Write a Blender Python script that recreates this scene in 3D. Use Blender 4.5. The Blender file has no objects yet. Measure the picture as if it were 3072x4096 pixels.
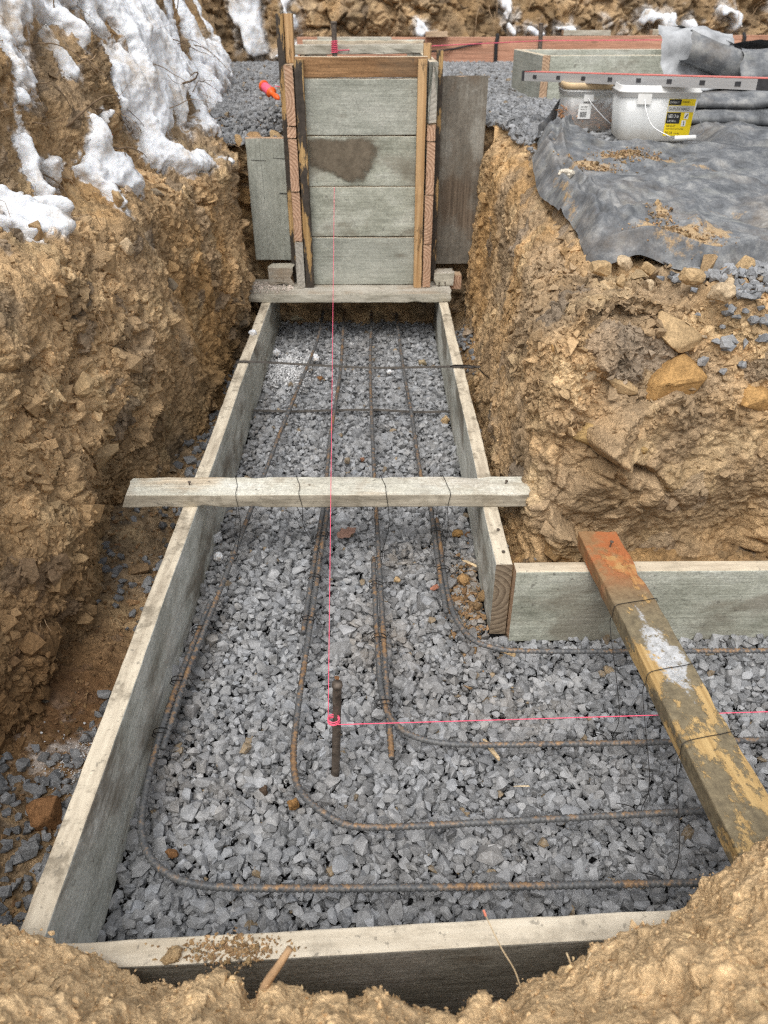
import bpy, bmesh, math, random
import numpy as np
from mathutils import Vector, Matrix

random.seed(7)
RNG = np.random.default_rng(11)
scene = bpy.context.scene
COL = scene.collection
R = math.radians

# ------------------------------------------------------------------ numeric noise
def _hash(ix, iy, iz, seed):
    h = (ix.astype(np.int64) * 374761393 + iy.astype(np.int64) * 668265263
         + iz.astype(np.int64) * 2147483647 + seed * 974634777) & 0xFFFFFFFF
    h = h.astype(np.uint32)
    h ^= h >> np.uint32(13); h *= np.uint32(1274126177)
    h ^= h >> np.uint32(16); h *= np.uint32(2246822519)
    h ^= h >> np.uint32(13)
    return h

def _u(h):
    return h.astype(np.float32) * np.float32(1 / 4294967296.0)

def vnoise(p, seed=0):
    """value noise, -1..1"""
    p = np.asarray(p, np.float32)
    i = np.floor(p); f = p - i
    f = f * f * f * (f * (f * 6 - 15) + 10)
    i = i.astype(np.int32)
    out = 0
    for dx in (0, 1):
        wx = f[:, 0] if dx else 1 - f[:, 0]
        for dy in (0, 1):
            wy = f[:, 1] if dy else 1 - f[:, 1]
            for dz in (0, 1):
                wz = f[:, 2] if dz else 1 - f[:, 2]
                out = out + wx * wy * wz * _u(_hash(i[:, 0] + dx, i[:, 1] + dy, i[:, 2] + dz, seed))
    return out * 2 - 1

def fbm(p, octs=4, seed=0, gain=.5, lac=2.03):
    a, s, n = 1.0, 0.0, 0.0
    p = np.asarray(p, np.float32)
    for k in range(octs):
        s = s + a * vnoise(p, seed + 17 * k); n += a
        a *= gain; p = p * lac + 3.7
    return s / n

def ridged(p, octs=3, seed=0):
    a, s, n = 1.0, 0.0, 0.0
    p = np.asarray(p, np.float32)
    for k in range(octs):
        s = s + a * (1 - np.abs(vnoise(p, seed + 13 * k))); n += a
        a *= .5; p = p * 2.1 + 1.3
    return s / n

def voro(p, seed=0):
    """returns F2-F1, vector to the cell centre and three random numbers of the cell"""
    p = np.asarray(p, np.float32)
    i = np.floor(p).astype(np.int32)
    n = len(p)
    d1 = np.full(n, 9., np.float32); d2 = np.full(n, 9., np.float32)
    vec = np.zeros((n, 3), np.float32); hid = np.zeros(n, np.uint32)
    for dx in (-1, 0, 1):
        for dy in (-1, 0, 1):
            for dz in (-1, 0, 1):
                cx, cy, cz = i[:, 0] + dx, i[:, 1] + dy, i[:, 2] + dz
                h = _hash(cx, cy, cz, seed)
                jx = (h & np.uint32(1023)).astype(np.float32) / 1023
                jy = ((h >> np.uint32(10)) & np.uint32(1023)).astype(np.float32) / 1023
                jz = ((h >> np.uint32(20)) & np.uint32(1023)).astype(np.float32) / 1023
                v = np.stack([p[:, 0] - cx - jx, p[:, 1] - cy - jy, p[:, 2] - cz - jz], 1)
                d = np.einsum('ij,ij->i', v, v)
                m = d < d1
                d2 = np.where(m, d1, np.minimum(d2, d))
                d1 = np.where(m, d, d1)
                vec[m] = v[m]; hid[m] = h[m]
    def rnd(k):
        g = hid * np.uint32(2654435761) + np.uint32(k * 40503 + 77)
        g ^= g >> np.uint32(15); g *= np.uint32(2246822519); g ^= g >> np.uint32(13)
        return _u(g)
    return np.sqrt(d2) - np.sqrt(d1), vec, rnd

def smooth(a, b, x):
    t = np.clip((x - a) / (b - a), 0, 1)
    return t * t * (3 - 2 * t)

def ipl(tab, x):
    return np.interp(x, [t[0] for t in tab], [t[1] for t in tab])

# ------------------------------------------------------------------ object helpers
def tag(o, label=None, cat=None, group=None, kind=None):
    if label: o['label'] = label
    if cat: o['category'] = cat
    if group: o['group'] = group
    if kind: o['kind'] = kind
    return o

def link(name, me, mat, parent=None):
    o = bpy.data.objects.new(name, me); COL.objects.link(o)
    if mat is not None:
        for m in (mat if isinstance(mat, (list, tuple)) else [mat]):
            me.materials.append(m)
    if parent is not None: o.parent = parent
    return o

def empty(name, loc=(0, 0, 0), rot=(0, 0, 0)):
    o = bpy.data.objects.new(name, None); COL.objects.link(o)
    o.empty_display_size = .05
    o.location = loc; o.rotation_euler = rot
    return o

def np_mesh(name, V, F, cols=None, smooth_shade=False):
    """V (n,3); F (m,k) with k = 3 or 4"""
    me = bpy.data.meshes.new(name)
    V = np.ascontiguousarray(V, np.float32); F = np.ascontiguousarray(F, np.int32)
    m, k = F.shape
    me.vertices.add(len(V)); me.vertices.foreach_set('co', V.ravel())
    me.loops.add(m * k); me.loops.foreach_set('vertex_index', F.ravel())
    me.polygons.add(m)
    me.polygons.foreach_set('loop_start', np.arange(0, m * k, k, dtype=np.int32))
    me.polygons.foreach_set('loop_total', np.full(m, k, np.int32))
    me.polygons.foreach_set('use_smooth', np.full(m, smooth_shade, bool))
    me.update(calc_edges=True)
    if cols is not None:
        at = me.color_attributes.new('Col', 'FLOAT_COLOR', 'POINT')
        c = np.ones((len(V), 4), np.float32); c[:, :3] = cols
        at.data.foreach_set('color', c.ravel())
    return me

def grid_faces(nu, nv, keep=None, flip=False):
    a = np.arange(nu * nv).reshape(nu, nv)
    q = np.stack([a[:-1, :-1], a[1:, :-1], a[1:, 1:], a[:-1, 1:]], -1)
    if flip: q = q[..., ::-1]
    q = q.reshape(-1, 4)
    if keep is not None:
        k = keep.reshape(-1)
        q = q[k[q].all(1)]
    return q

def compact(V, F, cols):
    used = np.zeros(len(V), bool); used[F.ravel()] = True
    idx = np.cumsum(used) - 1
    return V[used], idx[F].astype(np.int32), None if cols is None else cols[used]

def grid_normals(P, flip=False):
    du = np.gradient(P, axis=0); dv = np.gradient(P, axis=1)
    n = np.cross(du, dv)
    n /= np.linalg.norm(n, axis=-1, keepdims=True) + 1e-12
    return -n if flip else n

class MB:
    """collects simple shapes into one mesh"""
    def __init__(s): s.v = []; s.f = []
    def add(s, v, f):
        o = len(s.v); s.v += [tuple(p) for p in v]; s.f += [tuple(i + o for i in q) for q in f]; return s
    def box(s, x0, x1, y0, y1, z0, z1):
        v = [(x, y, z) for x in (x0, x1) for y in (y0, y1) for z in (z0, z1)]
        return s.add(v, [(0, 1, 3, 2), (4, 6, 7, 5), (0, 4, 5, 1), (2, 3, 7, 6), (0, 2, 6, 4), (1, 5, 7, 3)])
    def tube(s, pts, r, n=6, taper=None):
        v, f = sweep(pts, r, n, taper); return s.add(v, f)
    def lathe(s, prof, n=20):
        v = []; f = []
        for r, z in prof:
            for k in range(n):
                a = 2 * math.pi * k / n; v.append((r * math.cos(a), r * math.sin(a), z))
        for i in range(len(prof) - 1):
            for k in range(n):
                k2 = (k + 1) % n
                f.append((i * n + k, i * n + k2, (i + 1) * n + k2, (i + 1) * n + k))
        return s.add(v, f)
    def build(s, name, mat, parent=None, smooth_shade=False):
        me = bpy.data.meshes.new(name); me.from_pydata(s.v, [], s.f); me.update()
        if smooth_shade: me.polygons.foreach_set('use_smooth', np.ones(len(me.polygons), bool))
        return link(name, me, mat, parent)

def sweep(pts, r, n=6, taper=None):
    P = [Vector(p) for p in pts]; m = len(P)
    T = [(P[min(i + 1, m - 1)] - P[max(i - 1, 0)]).normalized() for i in range(m)]
    nrm = T[0].orthogonal().normalized()
    v = []; f = []
    for i in range(m):
        nrm = (nrm - T[i] * nrm.dot(T[i])).normalized()
        b = T[i].cross(nrm)
        rr = r if taper is None else r * (1 + (taper - 1) * i / (m - 1))
        for k in range(n):
            a = 2 * math.pi * k / n
            v.append(P[i] + (nrm * math.cos(a) + b * math.sin(a)) * rr)
    for i in range(m - 1):
        for k in range(n):
            k2 = (k + 1) % n
            f.append((i * n + k, i * n + k2, (i + 1) * n + k2, (i + 1) * n + k))
    f.append(tuple(range(n - 1, -1, -1))); f.append(tuple((m - 1) * n + k for k in range(n)))
    return v, f

def spline(pts, step):
    """Catmull-Rom through pts, resampled evenly"""
    P = np.array(pts, float)
    E = np.vstack([2 * P[0] - P[1], P, 2 * P[-1] - P[-2]])
    out = []
    for i in range(1, len(E) - 2):
        a, b, c, d = E[i - 1], E[i], E[i + 1], E[i + 2]
        t = np.linspace(0, 1, 24, endpoint=False)[:, None]
        out.append(.5 * ((2 * b) + (c - a) * t + (2 * a - 5 * b + 4 * c - d) * t ** 2 + (3 * b - a - 3 * c + d) * t ** 3))
    out = np.vstack(out + [P[-1:]])
    L = np.concatenate([[0], np.cumsum(np.linalg.norm(np.diff(out, axis=0), axis=1))])
    n = max(2, int(L[-1] / step))
    s = np.linspace(0, L[-1], n)
    return np.stack([np.interp(s, L, out[:, k]) for k in range(3)], 1)

# ------------------------------------------------------------------ material helpers
class G:
    def __init__(s, name):
        s.m = bpy.data.materials.new(name); s.m.use_nodes = True
        s.t = s.m.node_tree; s.b = s.t.nodes['Principled BSDF']; s.out = s.t.nodes['Material Output']
        s._tc = None
    def n(s, typ, **kw):
        nd = s.t.nodes.new(typ)
        for k, v in kw.items(): setattr(nd, k, v)
        return nd
    def set(s, nd, k, v):
        if isinstance(v, bpy.types.NodeSocket): s.t.links.new(v, nd.inputs[k])
        elif v is not None:
            if isinstance(v, tuple) and len(v) == 3 and nd.inputs[k].type == 'RGBA': v = v + (1,)
            nd.inputs[k].default_value = v
    def tc(s, w='Object'):
        if s._tc is None: s._tc = s.n('ShaderNodeTexCoord')
        return s._tc.outputs[w]
    def attr(s, a='Col'):
        return s.n('ShaderNodeAttribute', attribute_name=a).outputs['Color']
    def mapv(s, vec, scale=(1, 1, 1), loc=(0, 0, 0), rot=(0, 0, 0)):
        nd = s.n('ShaderNodeMapping'); s.set(nd, 'Vector', vec)
        nd.inputs['Scale'].default_value = scale; nd.inputs['Location'].default_value = loc; nd.inputs['Rotation'].default_value = rot
        return nd.outputs[0]
    def rndvec(s, vec):
        oi = s.n('ShaderNodeObjectInfo')
        m = s.math('MULTIPLY', oi.outputs['Random'], 37.0)
        return s.vmath('ADD', vec, m)
    def vmath(s, op, a, b=None):
        nd = s.n('ShaderNodeVectorMath', operation=op); s.set(nd, 0, a)
        if b is not None: s.set(nd, 1, b)
        return nd.outputs[0]
    def math(s, op, a, b=None, c=None, clamp=False):
        nd = s.n('ShaderNodeMath', operation=op, use_clamp=clamp); s.set(nd, 0, a)
        if b is not None: s.set(nd, 1, b)
        if c is not None: s.set(nd, 2, c)
        return nd.outputs[0]
    def noise(s, vec, scale, detail=4, rough=.55, dist=0.0, color=False):
        nd = s.n('ShaderNodeTexNoise'); s.set(nd, 'Vector', vec)
        nd.inputs['Scale'].default_value = scale; nd.inputs['Detail'].default_value = detail
        nd.inputs['Roughness'].default_value = rough; nd.inputs['Distortion'].default_value = dist
        return nd.outputs['Color' if color else 0]
    def voro(s, vec, scale, feature='F1', out='Distance', rnd=1.0):
        nd = s.n('ShaderNodeTexVoronoi', feature=feature); s.set(nd, 'Vector', vec)
        nd.inputs['Scale'].default_value = scale; nd.inputs['Randomness'].default_value = rnd
        return nd.outputs[out]
    def ramp(s, fac, stops, interp='LINEAR'):
        nd = s.n('ShaderNodeValToRGB'); s.set(nd, 0, fac); cr = nd.color_ramp; cr.interpolation = interp
        while len(cr.elements) < len(stops): cr.elements.new(.5)
        for e, (p, c) in zip(cr.elements, stops):
            e.position = p; e.color = (c, c, c, 1) if isinstance(c, (int, float)) else tuple(c) + (1,)
        return nd.outputs[0]
    def step(s, x, a, b):
        nd = s.n('ShaderNodeMapRange', interpolation_type='SMOOTHSTEP'); s.set(nd, 0, x)
        nd.inputs[1].default_value = a; nd.inputs[2].default_value = b
        return nd.outputs[0]
    def mix(s, f, a, b, blend='MIX'):
        nd = s.n('ShaderNodeMix', data_type='RGBA', blend_type=blend, clamp_factor=True)
        s.set(nd, 0, f); s.set(nd, 6, a); s.set(nd, 7, b)
        return nd.outputs[2]
    def sep(s, v):
        nd = s.n('ShaderNodeSeparateXYZ'); s.set(nd, 0, v); return nd.outputs
    def bump(s, h, strength=.5, dist=.01, normal=None):
        nd = s.n('ShaderNodeBump'); s.set(nd, 'Height', h)
        nd.inputs['Strength'].default_value = strength; nd.inputs['Distance'].default_value = dist
        if normal is not None: s.set(nd, 'Normal', normal)
        return nd.outputs[0]
    def fin(s, col, rough=.9, normal=None, metal=0.0, spec=.3):
        s.set(s.b, 'Base Color', col); s.set(s.b, 'Roughness', rough); s.set(s.b, 'Metallic', metal)
        s.set(s.b, 'Specular IOR Level', spec)
        if normal is not None: s.set(s.b, 'Normal', normal)
        return s.m

def mat_earth():
    g = G('earth'); v = g.tc()
    c = g.attr()
    f = g.noise(v, 90, 6, .65)
    c = g.mix(.85, c, g.ramp(f, [(.3, .62), (.52, 1.0), (.72, 1.45)]), 'MULTIPLY')
    f2 = g.noise(v, 380, 3, .6)
    c = g.mix(.7, c, g.ramp(f2, [(.32, .6), (.5, 1.0), (.68, 1.35)]), 'MULTIPLY')
    h = g.math('ADD', g.noise(v, 160, 6, .7), g.math('MULTIPLY', g.voro(v, 210), .5))
    return g.fin(c, .95, g.bump(h, .8, .006), spec=.15)

def mat_stone(name='crushed_stone', vs=110):
    g = G(name); v = g.tc(); c = g.attr()
    vein = g.math('ABSOLUTE', g.math('SUBTRACT', g.noise(v, 130, 3, .6, 1.2), .5))
    f = g.noise(v, 55, 5, .65)
    c = g.mix(.8, c, g.ramp(f, [(.3, .62), (.5, 1.0), (.7, 1.4)]), 'MULTIPLY')
    c = g.mix(g.math('MULTIPLY', g.step(vein, .035, .0), .38), c, (.52, .53, .54))
    dust = g.step(g.noise(v, 300, 2, .6), .56, .7)
    c = g.mix(g.math('MULTIPLY', dust, .3), c, (.45, .46, .47))
    return g.fin(c, .85, g.bump(g.noise(v, 260, 4, .65), .45, .004), spec=.25)

def mat_snow():
    g = G('snow'); v = g.tc()
    d = g.noise(v, 9, 6, .65)
    d2 = g.noise(v, 55, 5, .7)
    c = g.mix(g.step(g.math('ADD', d, g.math('MULTIPLY', d2, .3)), .62, .88), (.76, .78, .81), (.50, .43, .35))
    h = g.math('ADD', g.noise(v, 70, 5, .6), g.math('MULTIPLY', g.noise(v, 300, 3), .4))
    m = g.fin(c, .75, g.bump(h, .5, .008), spec=.3)
    g.b.inputs['Subsurface Weight'].default_value = .25
    g.b.inputs['Subsurface Radius'].default_value = (.02, .025, .03)
    g.b.inputs['Subsurface Scale'].default_value = .5
    return m

def mat_plain(name, col, rough=.6, metal=0., var=.25, scale=60, bump=.0, spec=.4):
    g = G(name); v = g.tc()
    f = g.noise(v, scale, 4, .6)
    c = g.mix(1, tuple(col), g.ramp(f, [(.3, 1 - var), (.7, 1 + var)]), 'MULTIPLY')
    nm = g.bump(g.noise(v, scale * 3, 3), bump, .003) if bump else None
    return g.fin(c, rough, nm, metal, spec)

def mat_attr(name, rough=.8, scale=120, var=.3, spec=.25, bump=.3):
    g = G(name); v = g.tc(); c = g.attr()
    c = g.mix(.9, c, g.ramp(g.noise(v, scale, 5, .6), [(.3, 1 - var), (.7, 1 + var)]), 'MULTIPLY')
    return g.fin(c, rough, g.bump(g.noise(v, scale * 2, 4, .6), bump, .004), spec=spec)

EARTH = mat_earth(); STONE = mat_stone(); SNOW = mat_snow()
CLOD = mat_attr('clod', .95, 150, .35, .12, .7)
STEEL_PIN = mat_plain('worn_steel', (.13, .105, .085), .65, .3, .55, 70, .3)
WIRE = mat_plain('tie_wire', (.025, .023, .022), .55, .5, .3, 200)
PINK = mat_plain('pink_twine', (.90, .13, .22), .6, 0, .12, 400)
# ================================================================== TERRAIN
XT = [(.3, -.73), (1, -.72), (1.4, -.69), (2, -.635), (2.7, -.575), (3.3, -.535), (3.6, -.58), (8, -1.1)]
XL = [(1, -.80), (2, -.74), (2.8, -.635), (3.4, -.555), (3.8, -.66), (8, -1.2)]
XS = [(1, -1.0), (2, -.9), (2.5, -.82), (3.4, -.71), (3.8, -.74), (5, -.86), (7.6, -1.3), (8.3, -1.4)]

def rotm(ax, ay, az):
    return np.array((Matrix.Rotation(ax, 3, 'X') @ Matrix.Rotation(ay, 3, 'Y') @ Matrix.Rotation(az, 3, 'Z')), np.float32)
BED = rotm(.5, .35, .2)

def shale(p, seed, sizes=((.17, .038), (.075, .021), (.034, .0105), (.016, .0048)), bed=BED, aniso=(1, 1, 1.9), lim=None):
    """faceted, cracked displacement plus cell random numbers"""
    q = (p @ bed).astype(np.float32)
    q = q + .035 * np.stack([fbm(p * 7, 3, seed + 50 + k) for k in range(3)], 1)
    d = np.zeros(len(p), np.float32); rs = []
    for j, (size, amp) in enumerate(sizes):
        qq = q / size * np.array(aniso, np.float32) + seed * 7.3 + j * 5.1
        gap, vec, rnd = voro(qq, seed + j)
        tilt = np.stack([rnd(1), rnd(2), rnd(3)], 1) * 2 - 1
        a = amp * (.55 + .9 * rnd(5))
        dd = a * ((rnd(4) - .5) * .55 + (vec * tilt).sum(1) * 1.15)
        dd = dd * smooth(.0, .14, gap) - .42 * amp * np.exp(-gap / .06)
        w = 1.0 if lim is None else lim[j]
        d += dd * w
        rs.append(rnd(6)); rs.append(rnd(7))
    return d, rs

TAN = np.array((.445, .303, .165)); OCH = np.array((.405, .250, .112)); GRY = np.array((.290, .215, .138))
DRK = np.array((.160, .112, .070)); RUS = np.array((.280, .145, .065)); PAL = np.array((.530, .392, .225))

def earth_col(p, rs, seed, warm=0.0, dark=0.0):
    n = len(p)
    a = fbm(p * 2.2, 4, seed)[:, None]; b = fbm(p * 4.5 + 9, 4, seed + 5)[:, None]; c = fbm(p * 11 + 4, 3, seed + 9)[:, None]
    col = TAN + (OCH - TAN) * smooth(-.1, .45, a)
    col = col + (GRY - col) * smooth(.02, .4, b) * .8
    col = col + (PAL - col) * smooth(.15, .5, c) * .55
    col = col + (DRK - col) * smooth(.18, .55, -b) * .55
    m = (.86 + .46 * rs[2]) * (.92 + .28 * rs[4])
    if len(rs) > 6: m = m * (.9 + .22 * rs[6])
    col = col * m[:, None]
    g = (rs[3] > .95)[:, None] * .5
    col = col * (1 - g) + g * np.array((.15, .135, .12)) * m[:, None]
    col = col + (RUS - col) * warm if np.ndim(warm) else col
    return np.clip(col, .01, .9) * (1 - dark)

# ---------------------------------------------------------------- left bank
def left_base(Yv, S):
    """profile (nu, nv) of the left bank: S runs 0..1 from the trench floor to the top"""
    t, l, s = ipl(XT, Yv), ipl(XL, Yv), ipl(XS, Yv)
    Z = np.array([-.06, .25, .55, .74, .86, 1.15, 1.5, 1.9, 2.3])
    Xs = np.stack([t + .02, t - .02, t - .05, l, s, s - .12, s - .28, s - .5, s - 1.0], 1)
    ks = np.array([0, .13, .28, .38, .46, .60, .76, .89, 1.0])
    X = np.stack([np.interp(S, ks, Xs[i]) for i in range(len(Yv))])
    Zz = np.tile(np.interp(S, ks, Z), (len(Yv), 1))
    for _ in range(2):                                   # soften the profile's corners
        k = np.ones(9) / 9
        X[:, 4:-4] = np.apply_along_axis(lambda r: np.convolve(r, k, 'valid'), 1, X)
        Zz[:, 4:-4] = np.apply_along_axis(lambda r: np.convolve(r, k, 'valid'), 1, Zz)
    P = np.stack([X, np.tile(Yv[:, None], (1, len(S))), Zz], -1)
    # big shape: hollows and buttresses
    N = grid_normals(P)
    f = P.reshape(-1, 3)
    d = .055 * fbm(f * 1.9, 3, 3) + .06 * fbm(f * np.array((4, 4, 2.2)), 3, 4)
    up = smooth(.8, 1.05, f[:, 2])
    d += up * .06 * fbm(f * np.array((9, 9, 2.2)) + 3, 3, 8)           # vertical ribs of the upper cut
    # overhang and hollow low in the near wall
    d += -.07 * np.exp(-((f[:, 1] - 1.75) / .28) ** 2 - ((f[:, 2] - .12) / .16) ** 2)
    d += .06 * np.exp(-((f[:, 1] - 1.33) / .2) ** 2 - ((f[:, 2] - .25) / .16) ** 2)
    d += .05 * np.exp(-((f[:, 1] - 3.15) / .2) ** 2 - ((f[:, 2] - .4) / .2) ** 2)
    d *= (1 - .7 * smooth(.06, -.04, f[:, 2]))
    P = P + (N.reshape(-1, 3) * d[:, None]).reshape(P.shape)
    return P

def geo_steps(a, b, k):
    y = [a]
    while y[-1] < b: y.append(y[-1] + max(k * y[-1], .0026))
    return np.array(y)

YL = geo_steps(.55, 8.3, .0024)
SL = np.concatenate([np.linspace(0, .62, 430), np.linspace(.62, 1.0, 90)[1:]])
PL = left_base(YL, SL)
NL = grid_normals(PL)
f = PL.reshape(-1, 3).astype(np.float32)
upper = smooth(.78, .98, f[:, 2])
blk = smooth(-.12, .22, fbm(f * 2.6 + 5, 3, 21)) * .85 + .1
d, rs = shale(f, 31, lim=(.85 * blk * (1 - .5 * upper), blk * (1 - .45 * upper), .35 + .65 * blk, np.ones(len(f))))
d += .010 * fbm(f * 28, 3, 61) + .005 * fbm(f * 70, 3, 62) + .010 * (1 - blk) * fbm(f * np.array((30, 42, 5)), 3, 68)
DL = d * (1 - .6 * smooth(.03, -.05, f[:, 2]))
V = f + NL.reshape(-1, 3) * DL[:, None]
colL = earth_col(f, rs, 77)
# the upper cut is darker topsoil; a rusty damp streak low in the near wall
topsoil = np.array((.20, .14, .083))
colL = colL * (1 - .45 * upper[:, None]) + topsoil * .45 * upper[:, None] * (.8 + .4 * rs[2])[:, None]
rust = np.exp(-((f[:, 1] - 1.05) / .34) ** 2) * smooth(.50, .15, f[:, 2] + .12 * fbm(f * 5, 2, 63))
colL = colL + (np.array((.225, .120, .050)) - colL) * (.78 * rust)[:, None]
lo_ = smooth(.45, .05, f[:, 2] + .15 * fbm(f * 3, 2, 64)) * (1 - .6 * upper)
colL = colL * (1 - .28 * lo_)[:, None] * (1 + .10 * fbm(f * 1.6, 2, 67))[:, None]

# snow: capsules (y, z, y, z, radius) lying on the bank
CAPS = [(2.40, 1.34, 3.2, 1.34, .085), (2.42, 1.25, 2.30, 1.08, .05), (2.22, 1.05, 2.16, .98, .03), (3.05, 1.28, 2.98, 1.06, .11), (2.98, 1.06, 2.86, .99, .06),
        (3.34, 1.26, 3.14, 1.02, .12), (3.5, 1.3, 3.36, 1.12, .10), (3.1, .97, 2.92, .89, .045), (3.30, 1.02, 3.22, .90, .05), (2.72, 1.29, 2.72, 1.17, .045), (2.58, 1.2, 2.54, 1.09, .03),
        (4.1, 1.25, 3.75, 1.05, .09), (3.75, 1.05, 3.6, .96, .045), (2.86, .85, 3.02, .77, .034), (3.02, .79, 3.25, .74, .024), (4.75, 1.27, 4.55, 1.02, .12),
        (4.99, 1.28, 4.5, 1.2, .08), (4.72, 1.02, 4.75, .88, .045), (5.9, 1.3, 5.4, 1.1, .07), (4.0, .95, 4.2, .86, .04),
        (2.26, .865, 2.52, .835, .040), (2.38, .84, 2.36, .79, .026), (1.90, .87, 2.03, .825, .026), (1.78, .865, 1.95, .80, .022),
        (3.56, 1.0, 3.4, .86, .03), (2.62, .98, 2.6, .93, .016), (2.15, .93, 2.1, .88, .022), (2.48, .97, 2.44, .91, .018),
        (5.2, .99, 6.4, .94, .10), (4.2, .93, 5.2, .97, .09), (3.55, .90, 4.2, .93, .075), (3.5, .88, 3.35, .84, .05)]
def seg_cover(a_, b_, caps, k=1.0):
    c = np.zeros(len(a_))
    for a, b, c1, e, r in caps:
        dx, dz = c1 - a, e - b
        t = np.clip(((a_ - a) * dx + (b_ - b) * dz) / (dx * dx + dz * dz + 1e-9), 0, 1)
        d2 = ((a_ - a - t * dx) ** 2 + (b_ - b - t * dz) ** 2) / (r * r * k)
        c += np.exp(-1.1 * d2)
    return c
def snow_field(P):
    y, z = P[:, 1], P[:, 2]
    q = np.stack([y * 0, y, z], 1).astype(np.float32)
    y = y + .05 * fbm(q * 8, 3, 91); z = z + .04 * fbm(q * 8 + 7, 3, 92)
    c = np.minimum(seg_cover(y, z, CAPS, 1.15), 1.5)
    st = fbm(q * np.array((1, 13, 4.5)), 3, 94) * .85 + fbm(q * np.array((1, 32, 15)), 3, 95) * .80
    return c - .54 + 1.15 * st * np.clip(1.25 - .3 * c, .45, 1) * smooth(.12, .6, c)
ms = snow_field(f)
dust = smooth(-.42, .0, ms + .16 * fbm(f * 40, 3, 95)) * smooth(-.15, .3, fbm(f * 75, 2, 96) + .12) * .9
dust *= smooth(.68, .78, f[:, 2])
colL = colL + (np.array((.80, .80, .80)) - colL) * dust[:, None]
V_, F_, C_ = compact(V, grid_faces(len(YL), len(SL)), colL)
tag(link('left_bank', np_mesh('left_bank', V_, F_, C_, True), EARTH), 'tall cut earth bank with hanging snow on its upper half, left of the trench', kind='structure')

# thick snow drooping over the bank
ys = geo_steps(1.55, 8.2, .0045); ss = np.linspace(.3, .8, 260)
Pg = left_base(ys, ss); Ng = grid_normals(Pg)
for ax in (0, 1):                                       # smooth directions so the solid does not fold over itself
    kk = np.ones(41) / 41
    for c_ in range(3):
        Ng[..., c_] = np.apply_along_axis(lambda r: np.convolve(np.pad(r, 20, 'edge'), kk, 'valid'), ax, Ng[..., c_])
Ng /= np.linalg.norm(Ng, axis=-1, keepdims=True)
f = Pg.reshape(-1, 3).astype(np.float32)
m = snow_field(f)
cv = smooth(0, .9, m)
q = np.stack([f[:, 1] * 0, f[:, 1], f[:, 2]], 1)
th = (.006 + .028 * cv) * (1 - np.exp(-np.clip(m, 0, 9) / .16)) * (.9 + .5 * fbm(q * np.array((1, 9, 5)), 2, 101))
th = th + (.012 * fbm(q * np.array((1, 20, 12)), 2, 103) + .006 * fbm(f * 40, 2, 104)) * smooth(0, .3, m)
top = f + Ng.reshape(-1, 3) * (th + .016)[:, None]
top[:, 2] -= .25 * th * smooth(.0, .3, m)
bot = f - Ng.reshape(-1, 3) * .05
def solid(top, bot, nu, nv, keep, voxel, name, mat, iters=3):
    Q = grid_faces(nu, nv, keep); n = len(top)
    ed = np.concatenate([Q[:, [0, 1]], Q[:, [1, 2]], Q[:, [2, 3]], Q[:, [3, 0]]])
    key = np.sort(ed, 1); kk = key[:, 0].astype(np.int64) * n + key[:, 1]
    u_, idx, cnt = np.unique(kk, return_index=True, return_counts=True)
    be = ed[idx[cnt == 1]]
    side = np.stack([be[:, 1], be[:, 0], be[:, 0] + n, be[:, 1] + n], 1)
    V_, F_, _ = compact(np.vstack([top, bot]), np.vstack([Q, Q[:, ::-1] + n, side]), None)
    tmp = link('tmp', np_mesh('tmp', V_, F_), None)
    rm = tmp.modifiers.new('r', 'REMESH'); rm.mode = 'VOXEL'; rm.voxel_size = voxel
    sm_ = tmp.modifiers.new('s', 'SMOOTH'); sm_.factor = .5; sm_.iterations = iters
    bpy.context.view_layer.update()
    me = bpy.data.meshes.new_from_object(tmp.evaluated_get(bpy.context.evaluated_depsgraph_get()))
    bpy.data.objects.remove(tmp); me.name = name
    n_ = len(me.vertices); co_ = np.zeros(n_ * 3, np.float32); me.vertices.foreach_get('co', co_); co_ = co_.reshape(-1, 3)
    no_ = np.zeros(n_ * 3, np.float32); me.vertices.foreach_get('normal', no_); no_ = no_.reshape(-1, 3)
    co_ = co_ + no_ * (.006 * fbm(co_ * 38, 3, 121) + .0035 * fbm(co_ * 120, 3, 122))[:, None]
    me.vertices.foreach_set('co', co_.ravel()); me.polygons.foreach_set('use_smooth', np.ones(len(me.polygons), bool)); me.update()
    return link(name, me, mat)
tag(solid(top, bot, len(ys), len(ss), m > 0, .0058, 'snow_cover', SNOW), 'melting white snow drooping in lobes down the left bank', 'snow', kind='stuff')

# ---------------------------------------------------------------- right bank (walls of the block beside the trench)
base = spline([(.43, 3.75, 0), (.415, 3.0, 0), (.385, 2.3, 0), (.355, 1.85, 0), (.385, 1.63, 0), (.52, 1.575, 0), (.9, 1.60, 0), (1.5, 1.62, 0), (2.1, 1.64, 0)], .0042)[:, :2]
tn = np.gradient(base, axis=0); tn /= np.linalg.norm(tn, axis=1)[:, None]
out = np.stack([tn[:, 1], -tn[:, 0]], 1)                 # towards the trench
tv = np.linspace(0, 1, 330)
zz = np.interp(tv, [0, .12, .45, .72, .82, .9, 1], [-.06, .12, .46, .70, .775, .785, .74])
side = smooth(1.95, 1.7, base[:, 1]) * smooth(.34, .6, base[:, 0])   # 1 on the face turned to the camera
off_side = np.interp(tv, [0, .12, .45, .72, .82, .9, 1], [.03, .01, -.015, -.035, -.10, -.2, -.3])
off_face = np.interp(tv, [0, .12, .45, .72, .82, .9, 1], [.03, -.01, -.06, -.11, -.17, -.30, -.46])
off = off_side[None] * (1 - side[:, None]) + off_face[None] * side[:, None]
zs = np.interp(tv, [0, .12, .45, .72, .82, .9, 1], [-.06, .12, .44, .64, .695, .712, .70])
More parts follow.
